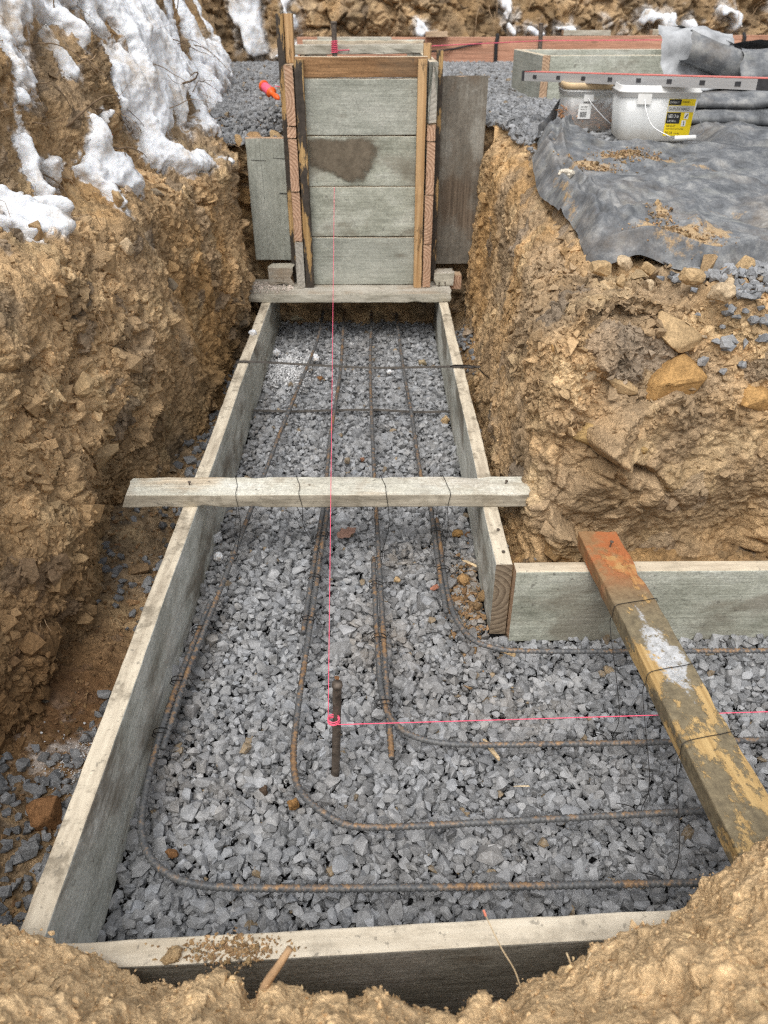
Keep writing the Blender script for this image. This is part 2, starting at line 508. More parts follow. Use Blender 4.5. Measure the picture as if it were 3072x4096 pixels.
kz = np.interp(base[:, 1], [1.6, 1.9, 2.3, 2.9, 3.4], [.88, .90, .94, 1.02, 1.06])[:, None]
zt = zz[None] * kz * (1 - side[:, None]) + zs[None] * side[:, None]
PR = np.stack([base[:, 0:1] + out[:, 0:1] * off, base[:, 1:2] + out[:, 1:2] * off, zt], -1)
k = np.ones(15) / 15
for c in range(3): PR[:, 7:-7, c] = np.apply_along_axis(lambda r: np.convolve(r, k, 'valid'), 1, PR[:, :, c])
NR = grid_normals(PR, True)
if NR[len(base) // 8, 100, 0] > 0: NR = -NR
f = PR.reshape(-1, 3).astype(np.float32)
d = .05 * fbm(f * 2.3 + 2, 3, 13) + .05 * fbm(f * np.array((5, 5, 3.)), 3, 14)
sd = np.repeat(side, len(tv))
d *= .45 + .55 * sd
d += -.06 * np.exp(-((f[:, 0] - .75) / .5) ** 2 - ((f[:, 2] - .1) / .12) ** 2) * sd
f = f + NR.reshape(-1, 3) * d[:, None]
blk = (smooth(-.2, .2, fbm(f * 2.6 + 1, 3, 23)) * .8 + .2)
SBED = rotm(.9, .5, .3); lowr = 1 - .65 * smooth(.58, .70, f[:, 2])
d, rs = shale(f, 41, ((.26, .10), (.11, .036), (.045, .010), (.018, .004)), SBED, (1, 1, 1.5),
              lim=(blk * (.12 + .88 * sd) * lowr, blk * (.25 + .75 * sd) * lowr, .35 + .5 * blk, np.ones(len(f))))
d += .012 * fbm(f * 26, 3, 65) + .006 * fbm(f * 70, 3, 66)
d *= (1 - .6 * smooth(.03, -.05, f[:, 2]))
V = f + NR.reshape(-1, 3) * d[:, None]
VR, NRf = V, NR.reshape(-1, 3)
colR = earth_col(f, rs, 87)
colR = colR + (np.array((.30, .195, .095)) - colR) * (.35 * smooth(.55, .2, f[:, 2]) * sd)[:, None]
V_, F_, C_ = compact(V, grid_faces(len(base), len(tv)), colR)
tag(link('right_bank', np_mesh('right_bank', V_, F_, C_, True), EARTH), 'blocky ochre earth bank at the inside corner of the footing trench', kind='structure')

# ---------------------------------------------------------------- upper ground
def zup(x, y):
    x = np.asarray(x, float); y = np.asarray(y, float)
    z = np.interp(y, [1.6, 1.85, 2.1, 2.9, 3.4, 9], [.69, .70, .735, .835, .85, .85])
    z = z + .02 * smooth(.9, .5, x) * smooth(2.6, 2.0, y)
    z = z - .075 * smooth(3.72, 3.5, y) * smooth(-.30, -.36, x)
    return z
xs = np.concatenate([np.linspace(-1.7, .36, 90), np.linspace(.36, 2.2, 300)[1:], np.linspace(2.2, 5.6, 60)[1:]])
yy = np.concatenate([np.linspace(1.66, 3.7, 330), np.linspace(3.7, 8.4, 90)[1:]])
Xg, Yg = np.meshgrid(xs, yy, indexing='ij')
Zg = zup(Xg, Yg)
p = np.stack([Xg, Yg, Zg], -1).reshape(-1, 3).astype(np.float32)
dd, rs = shale(p, 51, ((.10, .02), (.045, .014), (.02, .007)), rotm(.2, .1, .4), (1, 1, 1.3))
near = smooth(3.6, 2.2, p[:, 1]) * .8 + .2
p[:, 2] += dd * near + .02 * fbm(p * 3, 3, 71) * near + .006 * fbm(p * 40, 3, 72)
# keep off the trench: only over the block on the right and beyond the step
lipx = np.interp(p[:, 1], [1.85, 2.3, 3.0, 3.75], [.43, .46, .475, .485])
liquid = ((p[:, 0] > lipx) & (p[:, 1] > 1.86 + .03 * fbm(p * 8, 2, 75))) | (p[:, 1] > 3.50)
edge = np.where(p[:, 1] < 3.47, smooth(.0, .10, p[:, 0] - lipx), 1) * smooth(1.84, 2.02, p[:, 1])
p[:, 2] -= .11 * (1 - edge) ** 1.5
colU = earth_col(p, rs, 97)
V_, F_, C_ = compact(p, grid_faces(len(xs), len(yy), liquid), colU)
UG = p
tag(link('upper_ground', np_mesh('upper_ground', V_, F_, C_, True), EARTH), 'bare tan ground of the upper level', kind='structure')

# end wall of the trench under the step
xs = np.linspace(-.8, .6, 140); zs_ = np.linspace(-.05, .85, 90)
Xg, Zg = np.meshgrid(xs, zs_, indexing='ij')
p = np.stack([Xg, np.full_like(Xg, 3.545), Zg], -1).reshape(-1, 3).astype(np.float32)
dd, rs = shale(p, 57, ((.1, .03), (.04, .015)))
p[:, 1] += dd + .02 * fbm(p * 5, 3, 5)
p[:, 2] += .02 * fbm(p * 9, 3, 6) - .09 * smooth(.5, .85, p[:, 2]) * smooth(-.3, -.36, p[:, 0])
tag(link('trench_end', np_mesh('trench_end', p, grid_faces(140, 90), earth_col(p, rs + rs, 91) * .8, True), EARTH), 'rough earth end of the trench under the step', kind='structure')

# ---------------------------------------------------------------- far bank
xs = np.linspace(-1.9, 6.2, 760); ks = np.linspace(0, 1, 190)
Xg, Kg = np.meshgrid(xs, ks, indexing='ij')
zf = np.interp(Kg, [0, .3, 1], [.78, 1.2, 2.3]); yf = np.interp(Kg, [0, .3, 1], [7.95, 8.06, 8.5])
yf = yf - .55 * smooth(-.5, -1.4, Xg)
p = np.stack([Xg, yf, zf], -1).reshape(-1, 3).astype(np.float32)
PFb = p.copy()
p[:, 1] -= .16 * fbm(p * 1.5, 3, 33) + .10 * fbm(p * np.array((5, 5, 4)), 3, 34)
PFs = p.copy()
dd, rs = shale(p, 59, ((.22, .10), (.09, .04), (.04, .015)), rotm(.1, .1, .1), (1, 1, 1))
p[:, 1] -= dd
colF = earth_col(p, rs, 107) * .45 + np.array((.17, .12, .072)) * .55 * (.7 + .6 * rs[2])[:, None]
colF *= (.85 + .5 * smooth(-.2, .4, fbm(p * 3, 3, 35)))[:, None]
FCAP = [(-1.03, 1.36, -1.02, .96, .11), (-1.18, 1.3, -1.13, 1.15, .06), (-.79, 1.36, -.69, 1.1, .07), (-.68, 1.0, -.70, .9, .06), (.40, 1.13, .43, 1.09, .05),
        (1.17, 1.33, 1.19, 1.2, .07), (1.21, 1.15, 1.24, 1.08, .06), (.36, 1.06, .5, 1.03, .04), (2.42, 1.2, 2.62, 1.13, .09), (2.75, 1.16, 2.8, 1.10, .07), (3.05, 1.23, 3.14, 1.11, .07),
        (1.6, 1.12, 1.75, 1.09, .05), (2.0, 1.2, 2.1, 1.12, .03), (3.5, 1.3, 3.6, 1.1, .05), (1.35, 1.1, 1.45, 1.06, .05), (-.9, .9, -.55, .86, .05), (2.2, 1.1, 2.3, 1.07, .04), (4.2, 1.3, 4.3, 1.1, .1)]
def far_snow(P):
    x = P[:, 0] + .06 * fbm(P * 6, 3, 111); z = P[:, 2] + .06 * fbm(P * 6 + 5, 3, 112)
    m = np.full(len(P), -.3)
    for a, b, c, e, r in FCAP:
        dx, dz = c - a, e - b
        t = np.clip(((x - a) * dx + (z - b) * dz) / (dx * dx + dz * dz + 1e-9), 0, 1)
        m = np.maximum(m, r - np.hypot(x - a - t * dx, z - b - t * dz))
    return m + .05 * fbm(P * np.array((11, 11, 5)), 3, 117) * 1.6 - .032
m = far_snow(PFb)
dust = smooth(-.06, .02, m + .05 * fbm(p * 20, 3, 115)) * .55
colF = colF + (np.array((.75, .74, .72)) - colF) * dust[:, None]
tag(link('far_bank', np_mesh('far_bank', p, grid_faces(len(xs), len(ks)), colF, True), EARTH), 'dark root-strewn earth bank closing the far side of the site', kind='structure')
q = PFs.copy(); q[:, 1] -= .085 + .03 * (1 - np.exp(-np.clip(m, 0, 1) / .03)) + .02 * fbm(PFb * 9, 3, 116)
b_ = PFs.copy(); b_[:, 1] += .05
tag(solid(q, b_, len(xs), len(ks), m > 0, .014, 'snow_patches', SNOW), 'scattered patches of white snow clinging to the far bank', 'snow', kind='stuff')

# ---------------------------------------------------------------- trench floor and the ground under everything
xs = np.linspace(-1.0, 1.9, 520); yy = np.linspace(.1, 3.9, 620)
Xg, Yg = np.meshgrid(xs, yy, indexing='ij')
p = np.stack([Xg, Yg, np.full_like(Xg, -.012)], -1).reshape(-1, 3).astype(np.float32)
dd, rs = shale(p, 53, ((.05, .008), (.02, .006)), np.eye(3, dtype=np.float32), (1, 1, 1))
outside = (p[:, 0] < -.5) | ((p[:, 0] > .31) & (p[:, 1] > 1.4))
toe = np.maximum(smooth(-.56, -.72, p[:, 0]), smooth(.33, .42, p[:, 0]) * (p[:, 1] > 1.4))
p[:, 2] += np.where(outside, .02 + dd * 1.2 + .02 * fbm(p * 6, 3, 73) + .05 * toe, -.045)
p[:, 2] = np.where((np.abs(p[:, 0] + .47) < .05), np.minimum(p[:, 2], 0.0), p[:, 2])
FLOORP = p
colT = earth_col(p, rs + rs[:4], 117)
rust = np.exp(-((p[:, 1] - 1.15) / .25) ** 2) * (p[:, 0] < -.4)
colT = colT * .72; colT = colT + (np.array((.17, .085, .036)) - colT) * (.8 * rust)[:, None]
colT = np.where(outside[:, None], colT, np.array((.085, .085, .088)))
sn = np.exp(-((p[:, 1] - 1.0) / .09) ** 2) * (p[:, 0] < -.5) * smooth(-.02, .3, fbm(p * 30, 3, 74))
colT = colT + (np.array((.7, .67, .64)) - colT) * (.55 * sn)[:, None]
tag(link('trench_floor', np_mesh('trench_floor', p, grid_faces(len(xs), len(yy)), colT, True), EARTH), 'brown soil floor of the trench outside the forms', kind='structure')
me = bpy.data.meshes.new('ground')
me.from_pydata([(-60, -60, -.08), (60, -60, -.08), (60, 60, -.08), (-60, 60, -.08)], [], [(0, 1, 2, 3)])
tag(link('ground', me, mat_plain('ground_soil', (.24, .17, .10), .95)), kind='structure')

# ---------------------------------------------------------------- near bank (where the photographer stands)
brx = [-.9, -.62, -.483, -.381, -.262, -.144, -.032, .093, .224, .341, .41, .468, .52, .62, .9, 1.2]
bry = [.60, .56, .535, .522, .490, .443, .430, .430, .458, .503, .540, .586, .600, .63, .66, .70]
brz = [.27, .27, .27, .245, .26, .31, .325, .325, .325, .325, .325, .33, .345, .36, .38, .40]
xs = np.linspace(-.9, 1.2, 560); ks = np.linspace(0, 1, 330)
yb = np.interp(xs, brx, bry); zb = np.interp(xs, brx, brz)
w = np.stack([xs * 9, xs * 0 + .3, xs * 0], 1)
wob = .020 * fbm(w * 1.2, 3, 201) + .012 * fbm(w * 4, 3, 202)
yb = yb + wob; zb = zb + .5 * wob
Y = np.stack([np.interp(ks, [0, .10, .2, .28, .34, .5, .75, 1], [b - .05, b - .035, b - .012, b, b - .012, b - .10, b - .24, -.75]) for b in yb])
Z = np.stack([np.interp(ks, [0, .10, .2, .28, .34, .5, .75, 1], [-.05, .08, z - .10, z - .02, z + .01, z + .13, z + .28, z + .36]) for z in zb])
P = np.stack([np.tile(xs[:, None], (1, len(ks))), Y, Z], -1)
N = grid_normals(P)
if N[280, 280, 2] < 0: N = -N
f = P.reshape(-1, 3).astype(np.float32)
d = .022 * fbm(f * 6, 3, 211)
f = f + N.reshape(-1, 3) * d[:, None]
d, rs = shale(f, 61, ((.09, .010), (.035, .004), (.016, .0025)), rotm(.3, .2, .6), (1, 1, 1.2))
d += .011 * fbm(f * 18, 4, 212) + .006 * fbm(f * 60, 3, 213) + .0035 * fbm(f * 150, 2, 214)
rs = rs + rs[:2]
V = f + N.reshape(-1, 3) * d[:, None]
VN, NN = V, N.reshape(-1, 3)
colN = c = earth_col(f, rs, 127) * .3 + np.array((.86, .615, .345)) * .75 * (.88 + .24 * rs[4])[:, None]
tag(link('near_bank', np_mesh('near_bank', V, grid_faces(len(xs), len(ks)), c, True), EARTH), 'crumbly tan earth bank in the foreground', kind='structure')
# ================================================================== CRUSHED STONE AND FRAGMENTS
def hulls(n, seed, npts=11, aniso=(1, .8, .62), jitter=.25, sphere=True):
    rr = random.Random(seed); out = []
    for k in range(n):
        bm = bmesh.new()
        for i in range(npts):
            v = Vector((rr.gauss(0, 1), rr.gauss(0, 1), rr.gauss(0, 1))).normalized() * (1 - jitter * rr.random())
            if not sphere: v = Vector([max(-.62, min(.62, c)) for c in v])
            a = [aniso[j] * (1 + .3 * (rr.random() - .5)) for j in range(3)]
            bm.verts.new((v.x * a[0], v.y * a[1], v.z * a[2]))
        r = bmesh.ops.convex_hull(bm, input=bm.verts)
        bmesh.ops.delete(bm, geom=[v for v in bm.verts if not v.link_faces], context='VERTS')
        bmesh.ops.triangulate(bm, faces=bm.faces)
        bmesh.ops.recalc_face_normals(bm, faces=bm.faces)
        bm.verts.index_update()
        V = np.array([v.co[:] for v in bm.verts], np.float32) * .5
        F = np.array([[v.index for v in f.verts] for f in bm.faces], np.int32)
        bm.free(); out.append((V, F))
    return out

def quat_mats(q):
    q = q / np.linalg.norm(q, axis=1)[:, None]
    w, x, y, z = q.T
    return np.stack([np.stack([1 - 2 * (y * y + z * z), 2 * (x * y - z * w), 2 * (x * z + y * w)], 1),
                     np.stack([2 * (x * y + z * w), 1 - 2 * (x * x + z * z), 2 * (y * z - x * w)], 1),
                     np.stack([2 * (x * z - y * w), 2 * (y * z + x * w), 1 - 2 * (x * x + y * y)], 1)], 1)

def tilt_mats(n, ang, rng):
    """random spin about z, then a random tilt of about ang"""
    a = rng.uniform(0, 2 * np.pi, n); t = rng.normal(0, ang, n); b = rng.uniform(0, 2 * np.pi, n)
    qz = np.stack([np.cos(a / 2), 0 * a, 0 * a, np.sin(a / 2)], 1)
    qt = np.stack([np.cos(t / 2), np.sin(t / 2) * np.cos(b), np.sin(t / 2) * np.sin(b), 0 * t], 1)
    return quat_mats(qt) @ quat_mats(qz)

def frame_mats(N):
    """matrices whose z axis is N"""
    z = N / (np.linalg.norm(N, axis=1)[:, None] + 1e-9)
    a = np.where(np.abs(z[:, 2:3]) < .9, np.array([[0, 0, 1.]]), np.array([[1., 0, 0]]))
    x = np.cross(a, z); x /= np.linalg.norm(x, axis=1)[:, None]
    y = np.cross(z, x)
    return np.stack([x, y, z], 2)

def scatter(name, variants, pos, size, mats, cols, mat, label=None, cat=None):
    n = len(pos); vi = RNG.integers(0, len(variants), n)
    VV, FF, CC = [], [], []; o = 0
    for k, (V, F) in enumerate(variants):
        s = np.where(vi == k)[0]
        if not len(s): continue
        P = np.einsum('nij,vj->nvi', mats[s], V) * size[s][:, None, None] + pos[s][:, None, :]
        VV.append(P.reshape(-1, 3))
        FF.append((F[None] + (np.arange(len(s)) * len(V))[:, None, None] + o).reshape(-1, 3))
        CC.append(np.repeat(cols[s], len(V), 0)); o += len(s) * len(V)
    me = np_mesh(name, np.vstack(VV), np.vstack(FF), np.vstack(CC))
    return tag(link(name, me, mat), label, cat, kind='stuff')

def jit_grid(x0, x1, y0, y1, s, j=.38):
    nx, ny = int((x1 - x0) / s), int((y1 - y0) / (s * .87))
    gx, gy = np.meshgrid(np.arange(nx), np.arange(ny), indexing='ij')
    x = x0 + (gx + .5 * (gy % 2)) * s; y = y0 + gy * s * .87
    p = np.stack([x.ravel(), y.ravel()], 1) + RNG.uniform(-j, j, (nx * ny, 2)) * s
    return p

def stone_cols(n, lo=.155, hi=.365):
    b = RNG.uniform(0, 1, n) ** .9
    v = lo + (hi - lo) * b
    t = RNG.normal(0, .012, (n, 1))
    c = v[:, None] * (np.array([[.985, 1.0, 1.02]]) + t * np.array([[1, .2, -1]]))
    br = RNG.random(n) < .012
    c[br] = np.array((.27, .20, .12)) * RNG.uniform(.6, 1.2, (br.sum(), 1))
    return c

BIG = hulls(44, 3, 15, (1.06, .86, .74), .14) + hulls(20, 4, 12, (1.2, .82, .6), .16)
SMALL = hulls(20, 5, 8, (1.1, .8, .6))
BRICKY = hulls(24, 6, 14, (1.15, .9, .7), .12, False)
FLAT = hulls(30, 8, 10, (1.15, .85, .34), .15, False)

def in_footing(p):
    x, y = p[:, 0], p[:, 1]
    stem = (x > -.452) & (x < .262) & (y > 1.36) & (y < 3.6)
    arm = (x > -.452) & (x < 1.75) & (y > .580 + .0475 * x) & (y <= 1.36)
    return stem | arm
PITS = [(.20, .93, .09, .030), (.34, 1.17, .13, .022), (-.05, .68, .06, .012), (.16, 1.13, .06, .012)]
def bed_z(x, y):
    q = np.stack([x, y, 0 * x], 1)
    z = .010 * fbm(q * 3.2, 3, 301) + .006 * fbm(q * 11, 2, 302)
    for a, b, r, d in PITS: z = z - d * np.exp(-((x - a) ** 2 + (y - b) ** 2) / (r * r))
    return z
parts = []
for lay, (s, dz, sz) in enumerate(((.0176, 0.0, .0236), (.0170, -.012, .0236), (.036, .010, .0225))):
    p = jit_grid(-.46, 1.75, .5, 3.62, s); p = p[in_footing(p)]
    if lay == 2: p = p[RNG.random(len(p)) < .62]
    size = sz * np.exp(RNG.normal(0, .30, len(p)))
    far = smooth(1.4, 3.2, p[:, 1]); size = size * (1 - .06 * far)
    z = bed_z(p[:, 0], p[:, 1]) + dz + RNG.normal(0, .0028, len(p)) - .003
    parts.append((np.column_stack([p, z]), size))
pos = np.vstack([a for a, b in parts]); size = np.concatenate([b for a, b in parts])
gc = stone_cols(len(pos))
dusty = np.zeros(len(pos))
for x, y, rx, ry, a in ((.24, 1.52, .05, .16, .9), (.0, 1.36, .10, .12, .4), (-.42, 2.6, .03, .6, .3), (.05, 1.70, .08, .08, .35), (-.20, .92, .12, .06, .25), (.33, 1.15, .12, .06, .3), (-.40, 1.2, .05, .4, .25)):
    dusty = np.maximum(dusty, a * np.exp(-((pos[:, 0] - x) / rx) ** 2 - ((pos[:, 1] - y) / ry) ** 2))
dusty = np.clip(dusty + .22 * fbm((pos * 5).astype(np.float32), 3, 341), 0, 1) * RNG.uniform(.2, 1, len(pos))
gc = gc + (np.array((.30, .225, .14)) * RNG.uniform(.6, 1.3, (len(pos), 1)) - gc) * dusty[:, None]
scatter('footing_gravel', BIG, pos, size, tilt_mats(len(pos), .75, RNG), gc, STONE,
        'grey crushed stone filling the footing between the form boards', 'gravel')
p = jit_grid(-.45, 1.75, .55, 3.6, .0095); p = p[in_footing(p)]; p = p[RNG.random(len(p)) < .8]
z = bed_z(p[:, 0], p[:, 1]) - RNG.uniform(.0, .012, len(p))
scatter('stone_chips', SMALL, np.column_stack([p, z]), .0098 * np.exp(RNG.normal(0, .3, len(p))), tilt_mats(len(p), .8, RNG),
        stone_cols(len(p), .09, .22), STONE, 'small chips lying between the crushed stones', 'gravel')

# gravel of the upper level
def upper_ok(p):
    x, y = p[:, 0], p[:, 1]
    left = ipl(XS, y) + .02
    rx = .47 + .0 * y
    a = (y > 3.50) & (x > left) & (y < 7.9) & ~((x > -.35) & (x < .24) & (y < 5.4) & (y > 3.3))
    b = (y > 2.62) & (y <= 3.50) & (x > rx + .03 + .05 * (3.5 - y)) & (x < 1.8)
    return a | b
parts = []
for s, dz, y0, y1 in ((.0205, .006, 2.6, 4.6), (.024, -.004, 2.6, 4.0), (.025, .006, 4.6, 8.0)):
    p = jit_grid(-1.5, 4.6, y0, y1, s); p = p[upper_ok(p)]
    x, y = p[:, 0], p[:, 1]
    thin = smooth(.0, .35, fbm(np.column_stack([x, y, 0 * x]) * 5, 3, 311) + .55 * smooth(2.7, 3.05, y))
    k = RNG.random(len(p)) < np.where(y > 3.5, 1, thin); p = p[k]
    z = zup(p[:, 0], p[:, 1]) + .012 + dz + .012 * fbm(np.column_stack([p, 0 * p[:, 0]]) * 4, 3, 312) + RNG.normal(0, .003, len(p))
    parts.append((np.column_stack([p, z]), .0255 * np.exp(RNG.normal(0, .24, len(p)))))
pos = np.vstack([a for a, b in parts]); size = np.concatenate([b for a, b in parts])
scatter('upper_gravel', BIG[:40], pos, size, tilt_mats(len(pos), .7, RNG), stone_cols(len(pos), .13, .30), STONE,
        'grey crushed stone spread over the upper level', 'gravel')
# inside the stepped box, and the heap beside its left wall
p = jit_grid(-.31, .2, 3.42, 6.3, .022)
pos = np.column_stack([p, np.full(len(p), .87) + RNG.normal(0, .004, len(p))])
q = jit_grid(-.62, -.39, 3.50, 3.95, .020); q = q[RNG.random(len(q)) < .9]
q3 = np.column_stack([q, zup(q[:, 0], q[:, 1]) + .012 + .02 * np.exp(-((q[:, 0] + .42) / .1) ** 2) + RNG.normal(0, .004, len(q))])
pos = np.vstack([pos, q3])
scatter('box_gravel', BIG[:30], pos, .0265 * np.exp(RNG.normal(0, .22, len(pos))), tilt_mats(len(pos), .7, RNG), stone_cols(len(pos), .10, .25), STONE,
        'grey crushed stone in and beside the stepped box form', 'gravel')

# loose stone spilled outside the forms
def floor_z(x, y):
    i = np.clip(np.round((x + 1.0) / 2.9 * 519).astype(int), 0, 519); j = np.clip(np.round((y - .1) / 3.8 * 619).astype(int), 0, 619)
    return FLOORP[i * 620 + j, 2]
p = jit_grid(-.76, -.50, .52, 3.3, .0185)
w = fbm(np.column_stack([p, 0 * p[:, 0]]) * 4, 3, 321)
dens = np.clip(.14 + w * .8 + 1.4 * smooth(1.04, .86, p[:, 1]) + .95 * smooth(-.63, -.53, p[:, 0]) - .55 * np.exp(-((p[:, 1] - 1.22) / .15) ** 2), 0, 1)
p = p[RNG.random(len(p)) < dens]
n1 = len(p)
q = jit_grid(.31, .42, 1.5, 3.4, .022); q = q[RNG.random(len(q)) < (.12 + .8 * smooth(2.9, 3.2, q[:, 1]))]
p = np.vstack([p, q])
pos = np.column_stack([p, floor_z(p[:, 0], p[:, 1]) + .006 + RNG.normal(0, .003, len(p))])
scatter('trench_edge_gravel', BIG, pos, .0235 * np.exp(RNG.normal(0, .3, len(p))), tilt_mats(len(p), .6, RNG), stone_cols(len(p), .09, .24), STONE,
        'darker crushed stone spilled on the soil outside the forms', 'gravel')

# earth crumbs on the trench floor
def frag_cols(n, base=(.34, .24, .135), var=.35):
    c = np.array(base) * RNG.uniform(1 - var, 1 + var, (n, 1)) * (1 + RNG.normal(0, .018, (n, 3)))
    g = RNG.random(n) < .06
    c[g] = np.array((.22, .19, .15)) * RNG.uniform(.6, 1.2, (g.sum(), 1))
    return np.clip(c, .02, .8)
p = np.vstack([RNG.uniform((-.78, .6), (-.5, 3.3), (3600, 2)), RNG.uniform((.31, 1.5), (.45, 3.4), (1500, 2))])
pos = np.column_stack([p, floor_z(p[:, 0], p[:, 1]) + .002])
scatter('soil_crumbs', SMALL, pos, .009 * np.exp(RNG.normal(0, .45, len(p))), tilt_mats(len(p), .8, RNG), frag_cols(len(p), (.25, .155, .08)), CLOD,
        'brown soil crumbs on the trench floor', 'soil')

# shale fragments bedded in the bank faces
def on_grid(V, N, cg, sel, n, size, sd, name, label, tilt=.5, sink=.15, var=FLAT):
    idx = np.where(sel)[0]; idx = RNG.choice(idx, n)
    s = size * np.exp(RNG.normal(0, sd, n))
    mats = frame_mats(N[idx] + RNG.normal(0, tilt, (n, 3))) @ tilt_mats(n, .25, RNG)
    pos = V[idx] + N[idx] * (s * (.5 * .34 - sink))[:, None] + RNG.normal(0, .002, (n, 3))
    return scatter(name, var, pos, s, mats, np.clip(cg[idx] * (RNG.uniform(.8, 1.28, (n, 1)) if cg[idx].max() < .62 else RNG.uniform(.75, 1.0, (n, 1))), .02, .85), CLOD, label, 'shale')
VLf = PL.reshape(-1, 3) + NL.reshape(-1, 3) * DL[:, None]; NLf = NL.reshape(-1, 3)
patch = fbm(VLf.astype(np.float32) * 3.1, 3, 401)
low = (VLf[:, 2] > .0) & (VLf[:, 2] < .86) & (VLf[:, 1] < 3.6)
on_grid(VLf, NLf, colL, low & (patch > .04), 2200, .014, .55, 'shale_fragments', 'flaky tan shale pieces sticking out of the left bank', .4, .22)
on_grid(VLf, NLf, colL, low & (patch > .0), 260, .042, .35, 'shale_slabs', 'larger flat shale pieces bedded in the left bank', .35, .22)
on_grid(VLf, NLf, colL, low & (patch > -.05), 7500, .0165, .6, 'shale_blocks', 'angular shale blocks bedded in the left bank', .6, .30, BRICKY)
on_grid(VLf, NLf, colL, (VLf[:, 2] > .02) & (VLf[:, 1] < 5), 14000, .0085, .55, 'bank_crumbs', 'loose soil crumbs on the left bank', .6, .1, SMALL)
patch = fbm(VR.astype(np.float32) * 3.4, 3, 402)
on_grid(VR, NRf, colR, (VR[:, 2] > .0) & (patch > -.05) & (VR[:, 1] < 3.4), 3600, .013, .5, 'shale_fragments', 'flaky tan shale pieces sticking out of the right bank')
on_grid(VR, NRf, colR, (VR[:, 2] > .0) & (patch > -.2) & (VR[:, 1] < 3.4), 450, .030, .4, 'shale_blocks', 'angular shale blocks bedded in the right bank', .5, .25, BRICKY)
on_grid(VR, NRf, colR, (VR[:, 2] > .42) & (VR[:, 0] > .36) & (VR[:, 1] < 2.1), 5200, .014, .5, 'bank_crumbs', 'loose crumbs along the top of the right bank', .6, .05, SMALL)
su = (UG[:, 0] > .47) & (UG[:, 0] < 1.4) & (UG[:, 1] > 1.75) & (UG[:, 1] < 3.4)
on_grid(UG, np.tile(np.array([[0, 0, 1.]], np.float32), (len(UG), 1)), colU, su, 4200, .014, .5, 'ground_crumbs', 'loose crumbs on the upper ground beside the sheet', .5, .05, SMALL)
colN = colN * 1.1
sN = (VN[:, 1] > -.1) & (VN[:, 2] > .2)
on_grid(VN, NN, colN, sN, 17000, .0036, .5, 'near_crumbs', 'loose tan crumbs on the foreground bank', .6, .05, SMALL)

# gravel spilled at the right edge of the block, below the sheet
def top_z(x, y):
    """height of the right block's surface under (x, y)"""
    A = VR[VR[:, 2] > .5]; out_ = np.zeros(len(x))
    for i_ in range(len(x)):
        a_ = (A[:, 0] - x[i_]) ** 2 + (A[:, 1] - y[i_]) ** 2; b_ = (UG[:, 0] - x[i_]) ** 2 + (UG[:, 1] - y[i_]) ** 2
        za = A[a_ < .008 ** 2, 2]; kb = int(b_.argmin())
        zb = UG[kb, 2] if (b_[kb] < .02 ** 2 and y[i_] > 1.88) else 0
        out_[i_] = max(za.max() if len(za) else .6, zb)
    return out_
p = RNG.uniform((.72, 1.68), (1.2, 1.97), (620, 2))
w = smooth(.68, .86, p[:, 0] + .10 * fbm(np.column_stack([p, 0 * p[:, 0]]) * 9, 2, 331))
p = p[RNG.random(len(p)) < w]
pos = np.column_stack([p, top_z(p[:, 0], p[:, 1]) + .008])
scatter('spilled_gravel', BIG, pos, .026 * np.exp(RNG.normal(0, .25, len(p))), tilt_mats(len(p), .7, RNG), stone_cols(len(p), .13, .3), STONE,
        'blue grey crushed stone spilled below the black sheet', 'gravel')
p = np.column_stack([RNG.normal(.235, .03, 420), RNG.normal(1.50, .09, 420)]); p = p[p[:, 0] < .262]
scatter('spilled_soil', SMALL, np.column_stack([p, bed_z(p[:, 0], p[:, 1]) + .004]), .011 * np.exp(RNG.normal(0, .5, len(p))), tilt_mats(len(p), .8, RNG), frag_cols(len(p), (.27, .17, .09)), CLOD,
        'brown soil spilled on the gravel at the corner of the boards', 'soil')
